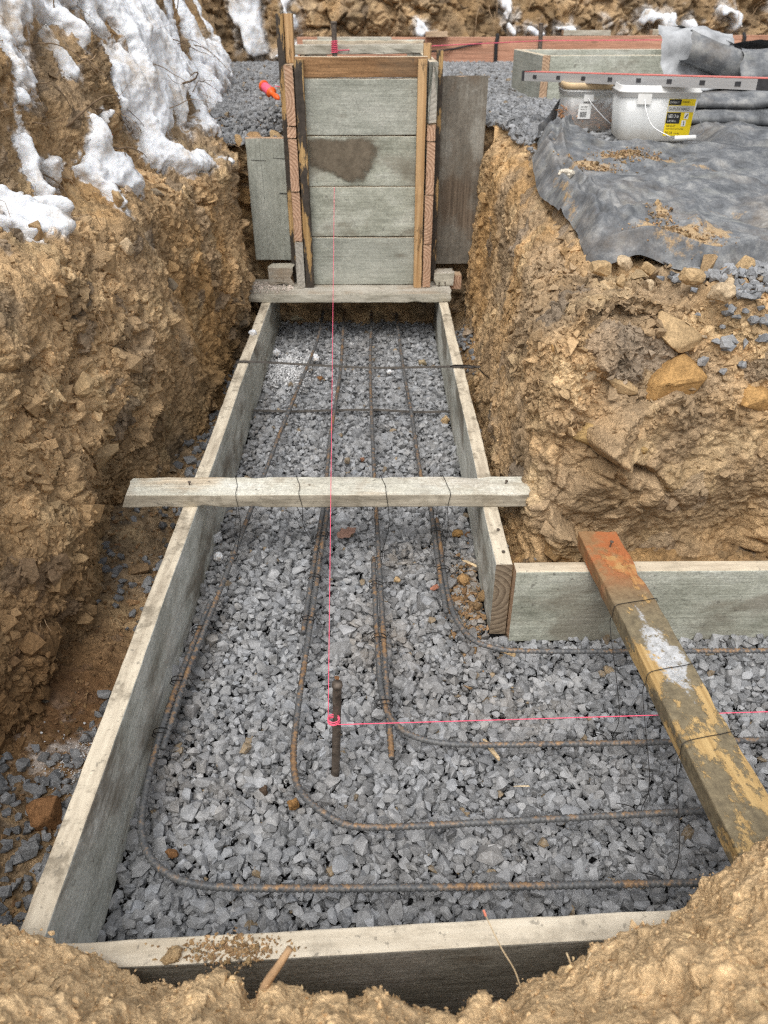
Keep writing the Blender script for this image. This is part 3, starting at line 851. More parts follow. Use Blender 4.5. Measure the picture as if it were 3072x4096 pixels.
# ================================================================== LUMBER
def mat_form(name, wood=((.20, .13, .075), (.42, .29, .17)), cement=((.15, .155, .135), (.315, .325, .285), (.43, .43, .39)), cover=.8,
             stain=.45, edge=((.40, .33, .24), (.66, .57, .43)), endc=((.30, .19, .12), (.55, .38, .25)), edge_dirt=.3, ring=75, spots=.5, mud=0.0, st0=.53):
    """form lumber: grain along local x, wide faces +-z, edges +-y, ends +-x"""
    g = G(name); o = g.tc(); v = g.rndvec(o); nrm = g.tc('Normal')
    nx, ny, nz = [g.math('ABSOLUTE', q) for q in g.sep(nrm)[:3]]
    gv = g.mapv(v, (2.2, 55, 55))
    grain = g.noise(gv, 1.0, 6, .65, .6)
    grain2 = g.noise(g.mapv(v, (5, 160, 160)), 1.0, 3, .6)
    w = g.ramp(grain, [(.28, wood[0]), (.62, wood[1]), (.8, tuple(min(1, c * 1.2) for c in wood[1]))])
    w = g.mix(.5, w, g.ramp(grain2, [(.3, .6), (.6, 1.15)]), 'MULTIPLY')
    n1 = g.noise(g.mapv(v, (5, 9, 9)), 1.0, 8, .68)
    cem = g.ramp(n1, [(.28, cement[0]), (.5, cement[1]), (.74, cement[2])])
    cem = g.mix(.35, cem, g.ramp(g.noise(v, 70, 5, .7), [(.3, .55), (.55, 1.1), (.75, 1.5)]), 'MULTIPLY')
    cm = g.step(g.math('ADD', g.noise(g.mapv(v, (3, 5, 5)), 1.0, 7, .62), g.math('MULTIPLY', grain, .14)), .70 - .52 * cover, .86 - .52 * cover)
    face = g.mix(cm, w, cem)
    face = g.mix(.4, face, g.ramp(grain2, [(.32, .62), (.6, 1.12)]), 'MULTIPLY')
    face = g.mix(.5, face, g.ramp(g.noise(v, 210, 3, .65), [(.34, .6), (.62, 1.3)]), 'MULTIPLY')
    kd = g.step(g.voro(g.mapv(v, (2.6, 8, 8)), 1.0), .12, .05)
    face = g.mix(g.math('MULTIPLY', kd, .45), face, (.12, .09, .06))
    st = g.step(g.noise(g.mapv(v, (2.6, 5.5, 5.5), (3, 1, 2)), 1.0, 5, .62, .4), st0, st0 + .15)
    face = g.mix(g.math('MULTIPLY', st, stain), face, (.15, .12, .085))
    sc = g.step(g.noise(g.mapv(v, (14, 40, 40)), 1.0, 4, .7), .64, .74)
    face = g.mix(g.math('MULTIPLY', sc, .45 * cover), face, (.56, .56, .52))
    sp = g.step(g.noise(v, 48, 3, .55), .66, .72)
    face = g.mix(g.math('MULTIPLY', sp, spots), face, (.07, .06, .05))
    if mud:
        md = g.step(g.noise(v, 11, 6, .65), .50, .62)
        face = g.mix(g.math('MULTIPLY', md, mud), face, (.24, .16, .09))
    ed = g.ramp(g.noise(g.mapv(v, (6, 40, 40)), 1.0, 6, .65), [(.3, edge[0]), (.6, edge[1])])
    ed = g.mix(g.math('MULTIPLY', g.step(g.noise(v, 17, 6, .68), .50, .66), edge_dirt), ed, (.20, .17, .125))
    ed = g.mix(g.math('MULTIPLY', g.step(g.noise(v, 85, 3, .6), .62, .70), .55), ed, (.16, .145, .12))
    ox, oy, oz = g.sep(o)[:3]
    wob = g.math('MULTIPLY', g.noise(o, 22, 3), .012)
    oi = g.n('ShaderNodeObjectInfo').outputs['Random']
    cy_ = g.math('ADD', oy, g.math('MULTIPLY', g.math('SUBTRACT', oi, .5), .12))
    cz_ = g.math('ADD', oz, g.math('ADD', g.math('MULTIPLY', oi, .05), .022))
    rad = g.math('ADD', g.math('SQRT', g.math('ADD', g.math('MULTIPLY', cy_, cy_), g.math('MULTIPLY', cz_, cz_))), wob)
    rg = g.math('POWER', g.math('FRACT', g.math('MULTIPLY', rad, ring)), 1.6)
    en = g.mix(rg, endc[1], endc[0])
    en = g.mix(.7, en, g.ramp(g.noise(v, 60, 5, .7), [(.3, .65), (.6, 1.12)]), 'MULTIPLY')
    c = g.mix(g.step(ny, .6, .8), face, ed)
    c = g.mix(g.step(nx, .6, .8), c, en)
    h = g.math('ADD', g.math('MULTIPLY', grain, .6), g.math('ADD', g.math('MULTIPLY', g.noise(v, 120, 4, .65), .35), g.math('MULTIPLY', n1, .6)))
    return g.fin(c, .88, g.bump(h, .55, .006), spec=.2)

def mat_brace():
    """yellow form-oil wood with dark cement crust, a white splash and red crayon at one end"""
    g = G('oiled_brace'); o = g.tc(); v = g.rndvec(o)
    grain = g.noise(g.mapv(v, (3, 70, 70)), 1, 5, .6, .5)
    w = g.ramp(grain, [(.3, (.34, .215, .085)), (.65, (.60, .42, .19))])
    big = g.noise(g.mapv(v, (7, 13, 13)), 1, 7, .66)
    ox, oy, oz = g.sep(o)[:3]
    bias = g.math('MULTIPLY', g.math('SUBTRACT', ox, .0), -.10)
    crust = g.step(g.math('ADD', g.math('ADD', big, bias), g.math('MULTIPLY', g.math('SUBTRACT', g.noise(v, 95, 4, .7), .5), .22)), .425, .475)
    cc = g.ramp(g.noise(v, 60, 6, .7), [(.3, (.085, .075, .055)), (.6, (.22, .185, .12)), (.8, (.38, .32, .21))])
    c = g.mix(g.math('MULTIPLY', crust, .93), w, cc)
    d = g.math('ADD', g.math('MULTIPLY', g.math('SUBTRACT', ox, -.06), 1.0), 0.0)
    blob = g.math('ADD', g.math('ABSOLUTE', d), g.math('MULTIPLY', g.math('ABSOLUTE', g.math('ADD', g.math('SUBTRACT', oy, .006), g.math('MULTIPLY', ox, -.05))), 3.4))
    blob = g.math('ADD', blob, g.math('MULTIPLY', g.math('SUBTRACT', g.noise(v, 30, 7, .75), .5), .30))
    wm = g.math('MULTIPLY', g.math('MULTIPLY', g.step(blob, .128, .095), g.step(oz, .012, .016)), g.step(g.noise(v, 75, 4, .7), .34, .46))
    c = g.mix(wm, c, g.ramp(g.noise(v, 60, 5, .7), [(.3, (.32, .32, .31)), (.6, (.58, .59, .60))]))
    rd = g.math('MULTIPLY', g.step(g.math('ADD', ox, g.math('MULTIPLY', g.noise(v, 12, 3), .10)), -.20, -.30), g.step(g.noise(v, 16, 4, .65), .40, .58))
    c = g.mix(g.math('MULTIPLY', rd, .85), c, (.42, .10, .045))
    rust = g.step(ox, -.16, -.36)
    c = g.mix(g.math('MULTIPLY', rust, .45), c, (.40, .17, .05))
    h = g.math('ADD', g.math('MULTIPLY', g.noise(v, 90, 5, .7), .5), g.math('MULTIPLY', crust, .5))
    return g.fin(c, .8, g.bump(h, .6, .006), spec=.25)

def mat_post(name, wood, dark, cover):
    g = G(name); v = g.rndvec(g.tc())
    grain = g.noise(g.mapv(v, (3, 75, 75)), 1, 5, .62, .4)
    w = g.ramp(grain, [(.3, wood[0]), (.66, wood[1])])
    m = g.step(g.noise(g.mapv(v, (6, 26, 26)), 1, 6, .65), .60 - .3 * cover, .66 - .3 * cover)
    c = g.mix(m, w, g.ramp(g.noise(v, 50, 5, .7), [(.3, dark), (.75, tuple(q * 2.2 for q in dark))]))
    return g.fin(c, .75, g.bump(g.math('ADD', grain, g.math('MULTIPLY', m, .5)), .4, .005), spec=.25)

M_FORM = mat_form('form_board', stain=.6, st0=.50, cement=((.20, .205, .16), (.42, .43, .36), (.56, .565, .50)))
M_SIDE = mat_form('side_form_board', endc=((.13, .095, .065), (.30, .235, .165)), edge=((.38, .32, .24), (.72, .64, .50)), stain=.72, st0=.49, edge_dirt=.75, mud=.12, cover=1.05, cement=((.32, .32, .27), (.60, .61, .55), (.78, .78, .73)))
M_PANEL = mat_form('grey_panel', cement=((.24, .25, .21), (.37, .38, .33), (.47, .475, .42)), cover=1.0, stain=.18, spots=.35)
M_DARK = mat_form('dark_panel', wood=((.085, .065, .048), (.19, .145, .105)), cement=((.11, .10, .085), (.19, .17, .14), (.36, .35, .31)), cover=.5, stain=.35, edge=((.5, .42, .3), (.68, .58, .42)))
M_CROSS = mat_form('cross_board', wood=((.45, .36, .25), (.68, .57, .42)), cement=((.42, .41, .34), (.60, .58, .49), (.74, .73, .66)), cover=.6, stain=.25, edge=((.24, .21, .16), (.47, .42, .33)), edge_dirt=.6, spots=.8, mud=.3)
M_PLANK = mat_form('base_plank', wood=((.25, .20, .15), (.45, .38, .29)), cement=((.26, .24, .19), (.42, .39, .33), (.55, .52, .46)), cover=.6, stain=.25, edge=((.28, .26, .2), (.52, .49, .41)), mud=.35)
M_NEARB = mat_form('near_board', wood=((.17, .15, .12), (.30, .26, .21)), cement=((.15, .14, .115), (.24, .225, .19), (.33, .31, .28)), cover=.6, stain=.3, edge=((.52, .45, .34), (.78, .70, .56)), edge_dirt=.35, spots=.3)
M_BROWN = mat_form('brown_board', wood=((.16, .085, .04), (.36, .21, .105)), cover=-.2, stain=.45)
M_RED = mat_form('red_board', wood=((.38, .185, .115), (.56, .31, .21)), cover=.05, stain=.14, edge=((.38, .22, .15), (.55, .37, .27)), spots=.15)
M_RAW = mat_form('raw_side_board', wood=((.32, .21, .13), (.54, .38, .25)), cover=.3, stain=.2, edge=((.36, .25, .16), (.58, .43, .29)), endc=((.28, .15, .085), (.60, .40, .275)), edge_dirt=.1, spots=.15, ring=85)
M_WEATH = mat_form('weathered_end', wood=((.3, .26, .2), (.5, .45, .37)), cover=.5, endc=((.30, .275, .235), (.46, .43, .375)), ring=60)
M_GOLD = mat_post('golden_cleat', ((.34, .19, .08), (.60, .40, .21)), (.13, .085, .045), .12)
M_TARRY = mat_post('tarry_cleat', ((.32, .19, .075), (.55, .37, .17)), (.04, .033, .027), .55)
M_BRACE = mat_brace()

def board_mesh(name, L, W, T, seed=0, r=.003, warp=.0012, chip=0.0):
    """board along local x; rounded arrises, slightly uneven"""
    nx = max(3, int(L / .03)); sec = []
    hy, hz = W / 2, T / 2
    for cy, cz, a0 in ((hy - r, hz - r, 0), (-hy + r, hz - r, 90), (-hy + r, -hz + r, 180), (hy - r, -hz + r, 270)):
        for k in range(3):
            a = R(a0 + 45 * k); sec.append((cy + r * math.cos(a), cz + r * math.sin(a)))
    # extra points along the wide faces keep the surface from looking perfectly flat
    S = []
    for i in range(12):
        S.append(sec[i]); j = (i + 1) % 12
        if i % 3 == 2:
            m = 4 if i in (2, 8) else 1
            for q in range(1, m + 1):
                t = q / (m + 1); S.append((sec[i][0] * (1 - t) + sec[j][0] * t, sec[i][1] * (1 - t) + sec[j][1] * t))
    S = np.array(S); n = len(S)
    xs = np.linspace(-L / 2, L / 2, nx)
    P = np.zeros((nx, n, 3)); P[..., 0] = xs[:, None]; P[..., 1] = S[None, :, 0]; P[..., 2] = S[None, :, 1]
    f = P.reshape(-1, 3).astype(np.float32)
    lo = f * np.array((2.5, 2.5, 2.5)) + seed * 3.1
    d = warp * np.stack([0 * f[:, 0], fbm(lo, 2, seed), fbm(lo + 9, 2, seed + 1)], 1)
    rad = np.stack([0 * f[:, 0], f[:, 1] / hy, f[:, 2] / hz], 1)
    c = np.abs(rad[:, 1]) * np.abs(rad[:, 2])
    e = .0011 * fbm(f * 45 + seed, 2, seed + 2) - .0022 * np.clip(fbm(f * np.array((16, 30, 30)) + seed, 3, seed + 3) - .12, 0, 1) * (c > .75) * (1 + chip * 6)
    V = f + d + rad * e[:, None]
    if chip: V[:, 0] += np.where(np.abs(f[:, 0]) > L / 2 - .02, chip * fbm(f * 40, 2, seed + 7) * np.sign(f[:, 0]) * .02, 0)
    faces = []
    for i in range(nx - 1):
        for k in range(n):
            k2 = (k + 1) % n; faces.append((i * n + k, i * n + k2, (i + 1) * n + k2, (i + 1) * n + k))
    faces.append(tuple(range(n - 1, -1, -1))); faces.append(tuple((nx - 1) * n + k for k in range(n)))
    me = bpy.data.meshes.new(name); me.from_pydata([tuple(v) for v in V], [], faces); me.update()
    return me

_seed = [10]
def board(name, a, b, W, T, mat, up=(0, 0, 1), parent=None, chip=0.0, warp=.0012, wide_up=False, r=.003):
    """board whose centre line runs from a to b. up = direction of its width (edges);
    wide_up: 'up' is then the direction its wide face looks"""
    a, b = Vector(a), Vector(b); x = (b - a).normalized(); u = Vector(up); u = (u - x * u.dot(x)).normalized()
    if wide_up: z = u; y = z.cross(x)
    else: y = u; z = x.cross(y)
    _seed[0] += 1
    o = link(name, board_mesh(name, (b - a).length, W, T, _seed[0], r, warp, chip), mat)
    m = Matrix((x, y, z)).transposed().to_4x4(); m.translation = (a + b) / 2
    if parent is not None:
        o.parent = parent; m = parent.matrix_basis.inverted() @ m
    o.matrix_basis = m
    return o

def nail(parent, at, lean=(0, 0, 1), h=.012):
    """duplex nail head standing proud of a board"""
    m = MB(); m.lathe([(0, h), (.0042, h), (.0042, h - .0018), (.0018, h - .0025), (.0018, 0), (0, 0)], 8)
    o = m.build('nail', STEEL_PIN, parent)
    d = Vector(lean).to_track_quat('Z', 'Y').to_matrix().to_4x4(); d.translation = Vector(at)
    o.matrix_basis = parent.matrix_basis.inverted() @ d
    return o

T = .038
tag(board('form_board', (-.473, .50, .096), (-.473, 3.62, .096), .208, T, M_SIDE, warp=.003),
    'long cement-stained board forming the left side of the footing', 'form board')
rb = tag(board('form_board', (.286, 1.385, .096), (.286, 3.62, .096), .208, T, M_SIDE, warp=.003),
    'cement-stained board on the right of the footing with two nail heads at its near end', 'form board')
for y in (1.43, 1.52): nail(rb, (.283 + .006, y, .1995), h=.005)
ret = tag(board('form_board', (.308, 1.376, .096), (1.62, 1.382, .096), .208, T, M_FORM, warp=.002),
    'pale-edged board running right from the inside corner under the yellow brace', 'form board')
tag(board('form_board', (-.455, .531, .096), (1.65, .631, .096), .208, .037, M_NEARB, warp=.002),
    'thick white-topped board across the near end, half buried by the foreground soil', 'form board')
cb = tag(board('cross_brace', (-.630, 1.672, .219), (.385, 1.668, .219), .089, T, M_CROSS, (0, 0, 1), wide_up=True, chip=1.0),
    'whitish flat timber laid across both side boards in mid trench', 'brace')
nail(cb, (-.478, 1.675, .238), (.15, -.2, 1)); nail(cb, (.325, 1.675, .238), (.3, -.1, 1), .010)
br = tag(board('diagonal_brace', (.507, 1.455, .2205), (.5585, .50, .2375), .089, T, M_BRACE, (0, 0, 1), wide_up=True, chip=.5),
    'yellow timber with a red-marked end and white cement splash, lying over the return board', 'brace')
nail(br, (.520, 1.395, .2405), (.1, -.1, 1), .016)
pl = tag(board('base_plank', (-.552, 3.345, .219), (.318, 3.345, .219), .215, T, M_PLANK, (0, 0, 1), wide_up=True, chip=1.0),
    'weathered flat plank carrying the foot of the stepped form', 'plank')
nail(pl, (.27, 3.33, .238), (.1, 0, 1), .02); nail(pl, (.30, 3.34, .238), (-.2, 0, 1), .018)

# ---------------------------------------------------------------- stepped bulkhead form
bf = empty('stepped_form', (-.056, 3.38, .239))
tag(bf, 'tall box form of stacked grey boards standing on the plank at the step', 'formwork')
for k, (z0, z1, m) in enumerate(((.241, .4405, M_PANEL), (.4435, .6395, M_FORM), (.6435, .8285, M_FORM), (.832, 1.027, M_PANEL), (1.031, 1.100, M_BROWN))):
    o = board('face_board', (-.304, 3.379, (z0 + z1) / 2), (.197, 3.379, (z0 + z1) / 2), z1 - z0, T, m, parent=bf, warp=.0015)
    if k == 4: tag(o, 'brown oiled top board')
board('cleat', (-.2885, 3.338, .239), (-.2885, 3.338, 1.091), .034, .038, M_TARRY, (1, 0, 0), bf)
board('cleat', (.1765, 3.338, .239), (.1765, 3.338, 1.093), .034, .038, M_GOLD, (1, 0, 0), bf)
for (z0, z1, m, y1, x) in ((.241, .432, M_WEATH, 4.0, -.3255), (.435, .628, M_RAW, 4.0, -.3265), (.632, .824, M_RAW, 4.4, -.3265), (.828, .866, M_RAW, 4.2, -.3275), (.871, 1.075, M_RAW, 5.7, -.3265)):
    board('side_board', (x, 3.315, (z0 + z1) / 2), (x, y1, (z0 + z1) / 2), z1 - z0, .034, m, parent=bf, chip=.4, warp=.0006)
for (z0, z1, m, y1, x) in ((.241, .419, M_RAW, 4.0, .2145), (.422, .614, M_RAW, 4.0, .2155), (.618, .812, M_RAW, 4.4, .2170), (.816, .874, M_RAW, 4.2, .2165), (.878, 1.085, M_WEATH, 5.7, .2180)):
    board('side_board', (x, 3.318, (z0 + z1) / 2), (x, y1, (z0 + z1) / 2), z1 - z0, .033, m, parent=bf, chip=1.2 if m is M_WEATH else .4, warp=.0006)
board('post', (-.3575, 3.43, .241), (-.3575, 3.43, 1.236), .027, .055, M_TARRY, (1, 0, 0), bf)
board('post', (-.3265, 3.44, 1.077), (-.3265, 3.44, 1.236), .032, .055, M_GOLD, (1, 0, 0), bf)
board('post', (.2475, 3.43, .245), (.2475, 3.43, 1.118), .024, .05, M_TARRY, (1, 0, 0), bf)
board('post', (.2010, 3.47, 1.088), (.2010, 3.47, 1.140), .03, .04, M_GOLD, (1, 0, 0), bf)
# patch of wet dirt on the second board from the top
m = MB(); rr = random.Random(3)
MP = [(-.2705, .812), (-.245, .822), (-.223, .8235), (-.15, .814), (-.10, .822), (-.055, .821), (-.022, .811), (.005, .785), (-.0, .752), (-.018, .735), (-.022, .716), (-.032, .704), (-.045, .682), (-.065, .669), (-.099, .660), (-.125, .668), (-.155, .680), (-.182, .697), (-.21, .705), (-.2385, .718), (-.2705, .726)]
ring = []
for (x0, z0), (x1, z1) in zip(MP, MP[1:] + MP[:1]):
    for t in (0, .33, .66): ring.append((max(-.2705, x0 + (x1 - x0) * t + (rr.random() - .5) * .006), 3.3572, z0 + (z1 - z0) * t + (rr.random() - .5) * .006))
n_ = len(ring); cx_, cz_ = -.14, .75
def rg_(q, k): return [(max(-.2705, cx_ + (x - cx_) * k), 3.3572 - .0006 * (1.25 - k), min(.825, max(.647, cz_ + (z - cz_) * k))) for x, _, z in q]
m.add([(cx_, 3.3564, cz_)] + rg_(ring, .70) + rg_(ring, .98) + rg_(ring, 1.22),
      [(0, k + 1, (k + 1) % n_ + 1) for k in range(n_)] + [(o_ + k, o_ + n_ + k, o_ + n_ + (k + 1) % n_, o_ + (k + 1) % n_) for o_ in (1, 1 + n_) for k in range(n_)])
g = G('wet_mud'); v = g.tc()
c = g.ramp(g.noise(v, 38, 6, .7), [(.3, (.105, .085, .06)), (.7, (.20, .165, .12))])
g.fin(c, .85, g.bump(g.noise(v, 80, 5), .5, .004))
al = g.math('ADD', g.sep(g.attr('Col'))[0], g.math('MULTIPLY', g.math('SUBTRACT', g.noise(v, 60, 6, .7), .5), 1.1))
g.set(g.b, 'Alpha', g.step(al, .18, .80)); MUD = g.m
o = m.build('mud_patch', MUD, bf); o.matrix_basis = bf.matrix_basis.inverted()
at = o.data.color_attributes.new('Col', 'FLOAT_COLOR', 'POINT')
for k, d_ in enumerate(at.data):
    q = 1.0 if k == 0 else (.95, .52, 0.0)[(k - 1) // n_]; d_.color = (q, q, q, 1)

tag(board('closing_board', (-.447, 3.475, .322), (-.447, 3.475, .808), .174, .03, M_PANEL, (1, 0, 0), chip=.3),
    'grey upright board with pencil marks left of the stepped form', 'board')
cp = bpy.data.objects['closing_board']
for (x0, x1, z) in ((-.515, -.455, .728), (-.425, -.365, .735), (-.405, -.352, .600), (-.41, -.36, .597)):
    m = MB().tube([(x0, 3.4593, z), ((x0 + x1) / 2, 3.4593, z - .002), (x1, 3.4593, z - .003)], .0011, 4)
    o = m.build('pencil_mark', WIRE, cp); o.matrix_basis = cp.matrix_basis.inverted()
o = MB().tube([(-.478, 3.4597, .80), (-.472, 3.4597, .56)], .0006, 4).build('pencil_mark', WIRE, cp); o.matrix_basis = cp.matrix_basis.inverted()
tag(board('closing_board', (.352, 3.475, .304), (.352, 3.475, 1.028), .183, .034, M_DARK, (1, 0, 0), chip=.3),
    'tall dark brown upright board right of the stepped form', 'board')
tag(board('support_block', (-.46, 3.385, .2805), (-.365, 3.385, .2805), .08, .08, M_PLANK, chip=1), 'muddy wood block under the grey upright board', 'wood block')
tag(board('support_block', (.255, 3.375, .268), (.335, 3.375, .268), .07, .056, M_PLANK, chip=1, wide_up=True), 'grey wood block under the dark upright board', 'wood block')
tag(board('support_block', (.345, 3.42, .25), (.345, 3.36, .25), .06, .05, M_RAW), 'pinkish wood block sticking out beyond the plank end', 'wood block')
tag(board('timber_offcut', (.476, 3.60, .568), (.476, 4.1, .568), .09, .04, M_RAW), 'pink end of a timber beside the dark upright board', 'timber')

# ---------------------------------------------------------------- upper level forms
tag(board('cross_brace', (-.37, 4.05, 1.096), (.238, 4.05, 1.100), .089, T, M_PLANK, (0, 0, 1), wide_up=True, chip=1), 'nearest grey cross timber on the box behind the stepped form', 'brace')
tag(board('cross_brace', (-.375, 4.70, 1.096), (.25, 4.70, 1.096), .089, T, M_FORM, (0, 0, 1), wide_up=True, chip=1), 'middle grey cross timber on the box behind the stepped form', 'brace')
tag(board('cross_brace', (-.33, 5.2, 1.097), (.085, 5.2, 1.097), .089, T, M_PLANK, (0, 0, 1), wide_up=True, chip=1), 'farthest grey cross timber on the box behind the stepped form', 'brace')
tag(board('form_board', (-.66, 7.62, .952), (1.02, 7.62, .952), .2, T, M_RED), 'reddish board of the far form, left of the black strap', 'form board')
tag(board('form_board', (1.03, 7.62, .955), (3.10, 7.62, .965), .2, T, M_RED), 'reddish board in the middle of the far form', 'form board')
tag(board('form_board', (3.11, 7.62, .965), (5.2, 7.62, .975), .2, T, M_RED), 'reddish board at the right end of the far form', 'form board')
tag(board('wood_block', (.42, 7.55, 1.073), (.60, 7.55, 1.073), .089, T, M_RAW, wide_up=True), 'short pale timber on the left reddish board', 'wood block')
tag(board('wood_block', (1.60, 7.72, 1.078), (2.0, 7.72, 1.078), .089, T, M_PLANK, wide_up=True), 'grey timber lying behind the rusty stake', 'wood block')
tag(board('wood_block', (2.35, 7.70, 1.085), (2.75, 7.70, 1.085), .089, T, M_CROSS, wide_up=True), 'pale timber on the far form below a snow patch', 'wood block')
m = MB(); m.tube([(1.025, 7.595, .86), (1.02, 7.593, 1.0), (1.03, 7.595, 1.06), (1.03, 7.64, 1.064)], .016, 8)
tag(m.build('strap', mat_plain('black_rubber', (.02, .02, .022), .5)), 'black strap hanging over the joint of the reddish boards', 'strap')
m = MB(); m.tube(spline([(.18, 7.0, .99), (.35, 7.3, .955), (.6, 7.57, .96), (.76, 7.588, .985), (.9, 7.59, 1.01)], .04), .007, 6)
tag(m.build('cable', bpy.data.materials['black_rubber']), 'thin dark cable sagging in front of the left reddish board', 'cable')
m = MB(); m.tube([(3.11, 7.592, .87), (3.12, 7.592, 1.05), (3.12, 7.64, 1.075)], .014, 8)
tag(m.build('strap', bpy.data.materials['black_rubber']), 'dark strap over the reddish boards near the rolled sheet', 'strap')
uf = empty('corner_form', (.8, 4.28, .85))
tag(uf, 'grey corner form of boards standing on the upper gravel', 'formwork')
board('front_board', (.842, 4.30, .957), (2.6, 4.30, .962), .21, T, M_FORM, parent=uf)
board('end_board', (.822, 4.28, .956), (.790, 4.985, .956), .214, .036, M_PANEL, parent=uf)
board('back_board', (.81, 4.97, .957), (3.0, 4.97, .960), .21, T, M_FORM, parent=uf)
# ================================================================== REBAR, TIES, STRING
g = G('rebar_steel'); v = g.rndvec(g.tc())
f1 = g.noise(v, 9, 5, .65); f2 = g.noise(v, 90, 4, .7)
nz = g.sep(g.n('ShaderNodeNewGeometry').outputs['Normal'])[2]
ru = g.math('MULTIPLY', g.step(g.math('ADD', g.math('MULTIPLY', f1, .7), g.math('ADD', g.math('MULTIPLY', f2, .6), g.math('MULTIPLY', nz, .13))), .72, .90), .85)
c = g.mix(ru, g.ramp(f2, [(.3, (.075, .08, .088)), (.7, (.20, .20, .195))]), g.ramp(f2, [(.3, (.19, .10, .045)), (.7, (.40, .235, .105))]))
g.set(g.b, 'Metallic', None)
REBAR = g.fin(c, .55, g.bump(f2, .3, .003), .25, .4)

def rebar(name, xy, z=.055, r=.0058, label=None, group='steel bars lying in the footing'):
    P = spline([(x, y, (z if np.isscalar(z) else z[i])) for i, (x, y) in enumerate(xy)], .0022)
    n = 10; m = len(P)
    P[:, 2] += .003 * np.sin(np.arange(m) * .0022 * 5.0 + m)
    T = np.gradient(P, axis=0); T /= np.linalg.norm(T, axis=1)[:, None]
    up = np.array((0, 0, 1.0)); b = np.cross(T, up); b /= np.linalg.norm(b, axis=1)[:, None]; nn = np.cross(b, T)
    s = np.arange(m)[:, None] * .0022; a = np.linspace(0, 2 * np.pi, n, endpoint=False)[None]
    ph = s / .0088 + .35 * np.sin(a)
    rad = r * (.94 + .24 * (np.cos(2 * np.pi * ph) > .45)) + r * .12 * (np.abs(np.sin(a)) < .3)
    V = P[:, None] + rad[..., None] * (np.cos(a)[..., None] * nn[:, None] + np.sin(a)[..., None] * b[:, None])
    V = V.reshape(-1, 3)
    i = np.arange(m - 1)[:, None] * n; k = np.arange(n)[None]; k2 = (k + 1) % n
    F = np.stack([i + k, i + n + k, i + n + k2, i + k2], -1).reshape(-1, 4)
    V = np.vstack([V, P[:1], P[-1:]])
    caps = [(m * n, kk, (kk + 1) % n) for kk in range(n)] + [(m * n + 1, (m - 1) * n + (kk + 1) % n, (m - 1) * n + kk) for kk in range(n)]
    me = bpy.data.meshes.new(name); me.from_pydata(V.tolist(), [], F.tolist() + caps); me.update()
    me.polygons.foreach_set('use_smooth', np.ones(len(me.polygons), bool))
    return tag(link(name, me, REBAR), label, 'rebar', group)

rebar('rebar', [(-.254, 3.66), (-.253, 3.265), (-.277, 2.898), (-.33, 2.266), (-.359, 1.881), (-.382, 1.544), (-.399, 1.32), (-.411, 1.162), (-.416, .993)], .058, label='straight steel bar nearest the left side board')
rebar('rebar', [(-.4035, 1.435), (-.4215, 1.203), (-.4285, 1.004), (-.421, .86), (-.401, .79), (-.361, .744), (-.294, .717), (-.166, .711), (.135, .711), (.559, .712), (1.7, .716)], .058, .0061, label='outermost bent bar curving round the near left corner')
rebar('rebar', [(-.154, 3.66), (-.145, 2.85), (-.156, 2.298), (-.156, 1.892), (-.165, 1.62), (-.172, 1.321)], .056, label='straight steel bar second from the left side board')
rebar('rebar', [(-.143, 1.842), (-.1575, 1.35), (-.165, 1.096), (-.163, .969), (-.142, .895), (-.078, .838), (-.016, .823), (.147, .828), (.393, .838), (.693, .849), (1.7, .875)], .056, .0059, label='bent bar turning right just behind the outermost one')
rebar('rebar', [(-.024, 3.66), (-.027, 2.849), (-.016, 2.263), (-.005, 1.841), (.010, 1.348), (.019, 1.094), (.024, .971)], .055, label='straight bar third from the left, ending in a free rusty stub')
rebar('rebar', [(-.0125, 1.609), (-.002, 1.271), (.010, 1.107), (.045, 1.035), (.109, 1.003), (.207, .995), (.432, .998), (.76, 1.006), (1.7, 1.02)], .057, .0058, label='dark bent bar turning right behind the pink string')
rebar('rebar', [(.088, 3.66), (.103, 2.894), (.121, 2.435), (.133, 2.021), (.150, 1.864), (.153, 1.617), (.160, 1.387)], .056, label='straight steel bar nearest the right side board')
rebar('rebar', [(.1645, 1.791), (.1705, 1.447), (.199, 1.318), (.251, 1.269), (.341, 1.254), (.598, 1.252), (.867, 1.255), (1.7, 1.26)], .056, .0057, label='innermost bent bar turning right around the board corner')

def loop_tie(x, y, z, a, label):
    """wire twisted round a lap of two bars; a = direction of the bars"""
    m = MB(); P = []
    for k in range(40):
        t = 2 * math.pi * k / 19.5
        u, w = .0165 * math.cos(t), .0105 * math.sin(t); s = .006 * math.sin(t * .5 + .7)
        P.append((x + u * math.cos(a) - s * math.sin(a), y + u * math.sin(a) + s * math.cos(a), z + w))
    P += [(x + .022 * math.cos(a), y + .022 * math.sin(a) + .004, z + .008), (x + .034 * math.cos(a), y + .030 * math.sin(a) - .012, z + .002)]
    m.tube(P, .0010, 4)
    tag(m.build('tie_wire', WIRE), label, 'wire', 'wire ties around the bar laps')
for x, y, l in ((-.411, 1.33, 'wire tie round the lap beside the left side board, upper one'), (-.424, 1.17, 'wire tie round the lap beside the left side board, middle one'), (-.428, 1.03, 'wire tie round the lap beside the left side board, lower one'),
                (-.152, 1.70, 'wire tie on the second lap from the left, near the cross timber'), (-.160, 1.52, 'wire tie half way down the second lap from the left'), (-.166, 1.36, 'wire tie just above the blunt bar end on the second lap'),
                (-.006, 1.49, 'wire tie near the top of the third lap from the left'), (.001, 1.30, 'wire tie half way down the third lap from the left'), (.012, 1.10, 'wire tie where the dark bent bar leaves the third lap'),
                (.160, 1.72, 'wire tie on the lap nearest the right board, upper one'), (.165, 1.55, 'wire tie on the lap nearest the right board, lower one')):
    loop_tie(x, y, .058, 0.0, l)

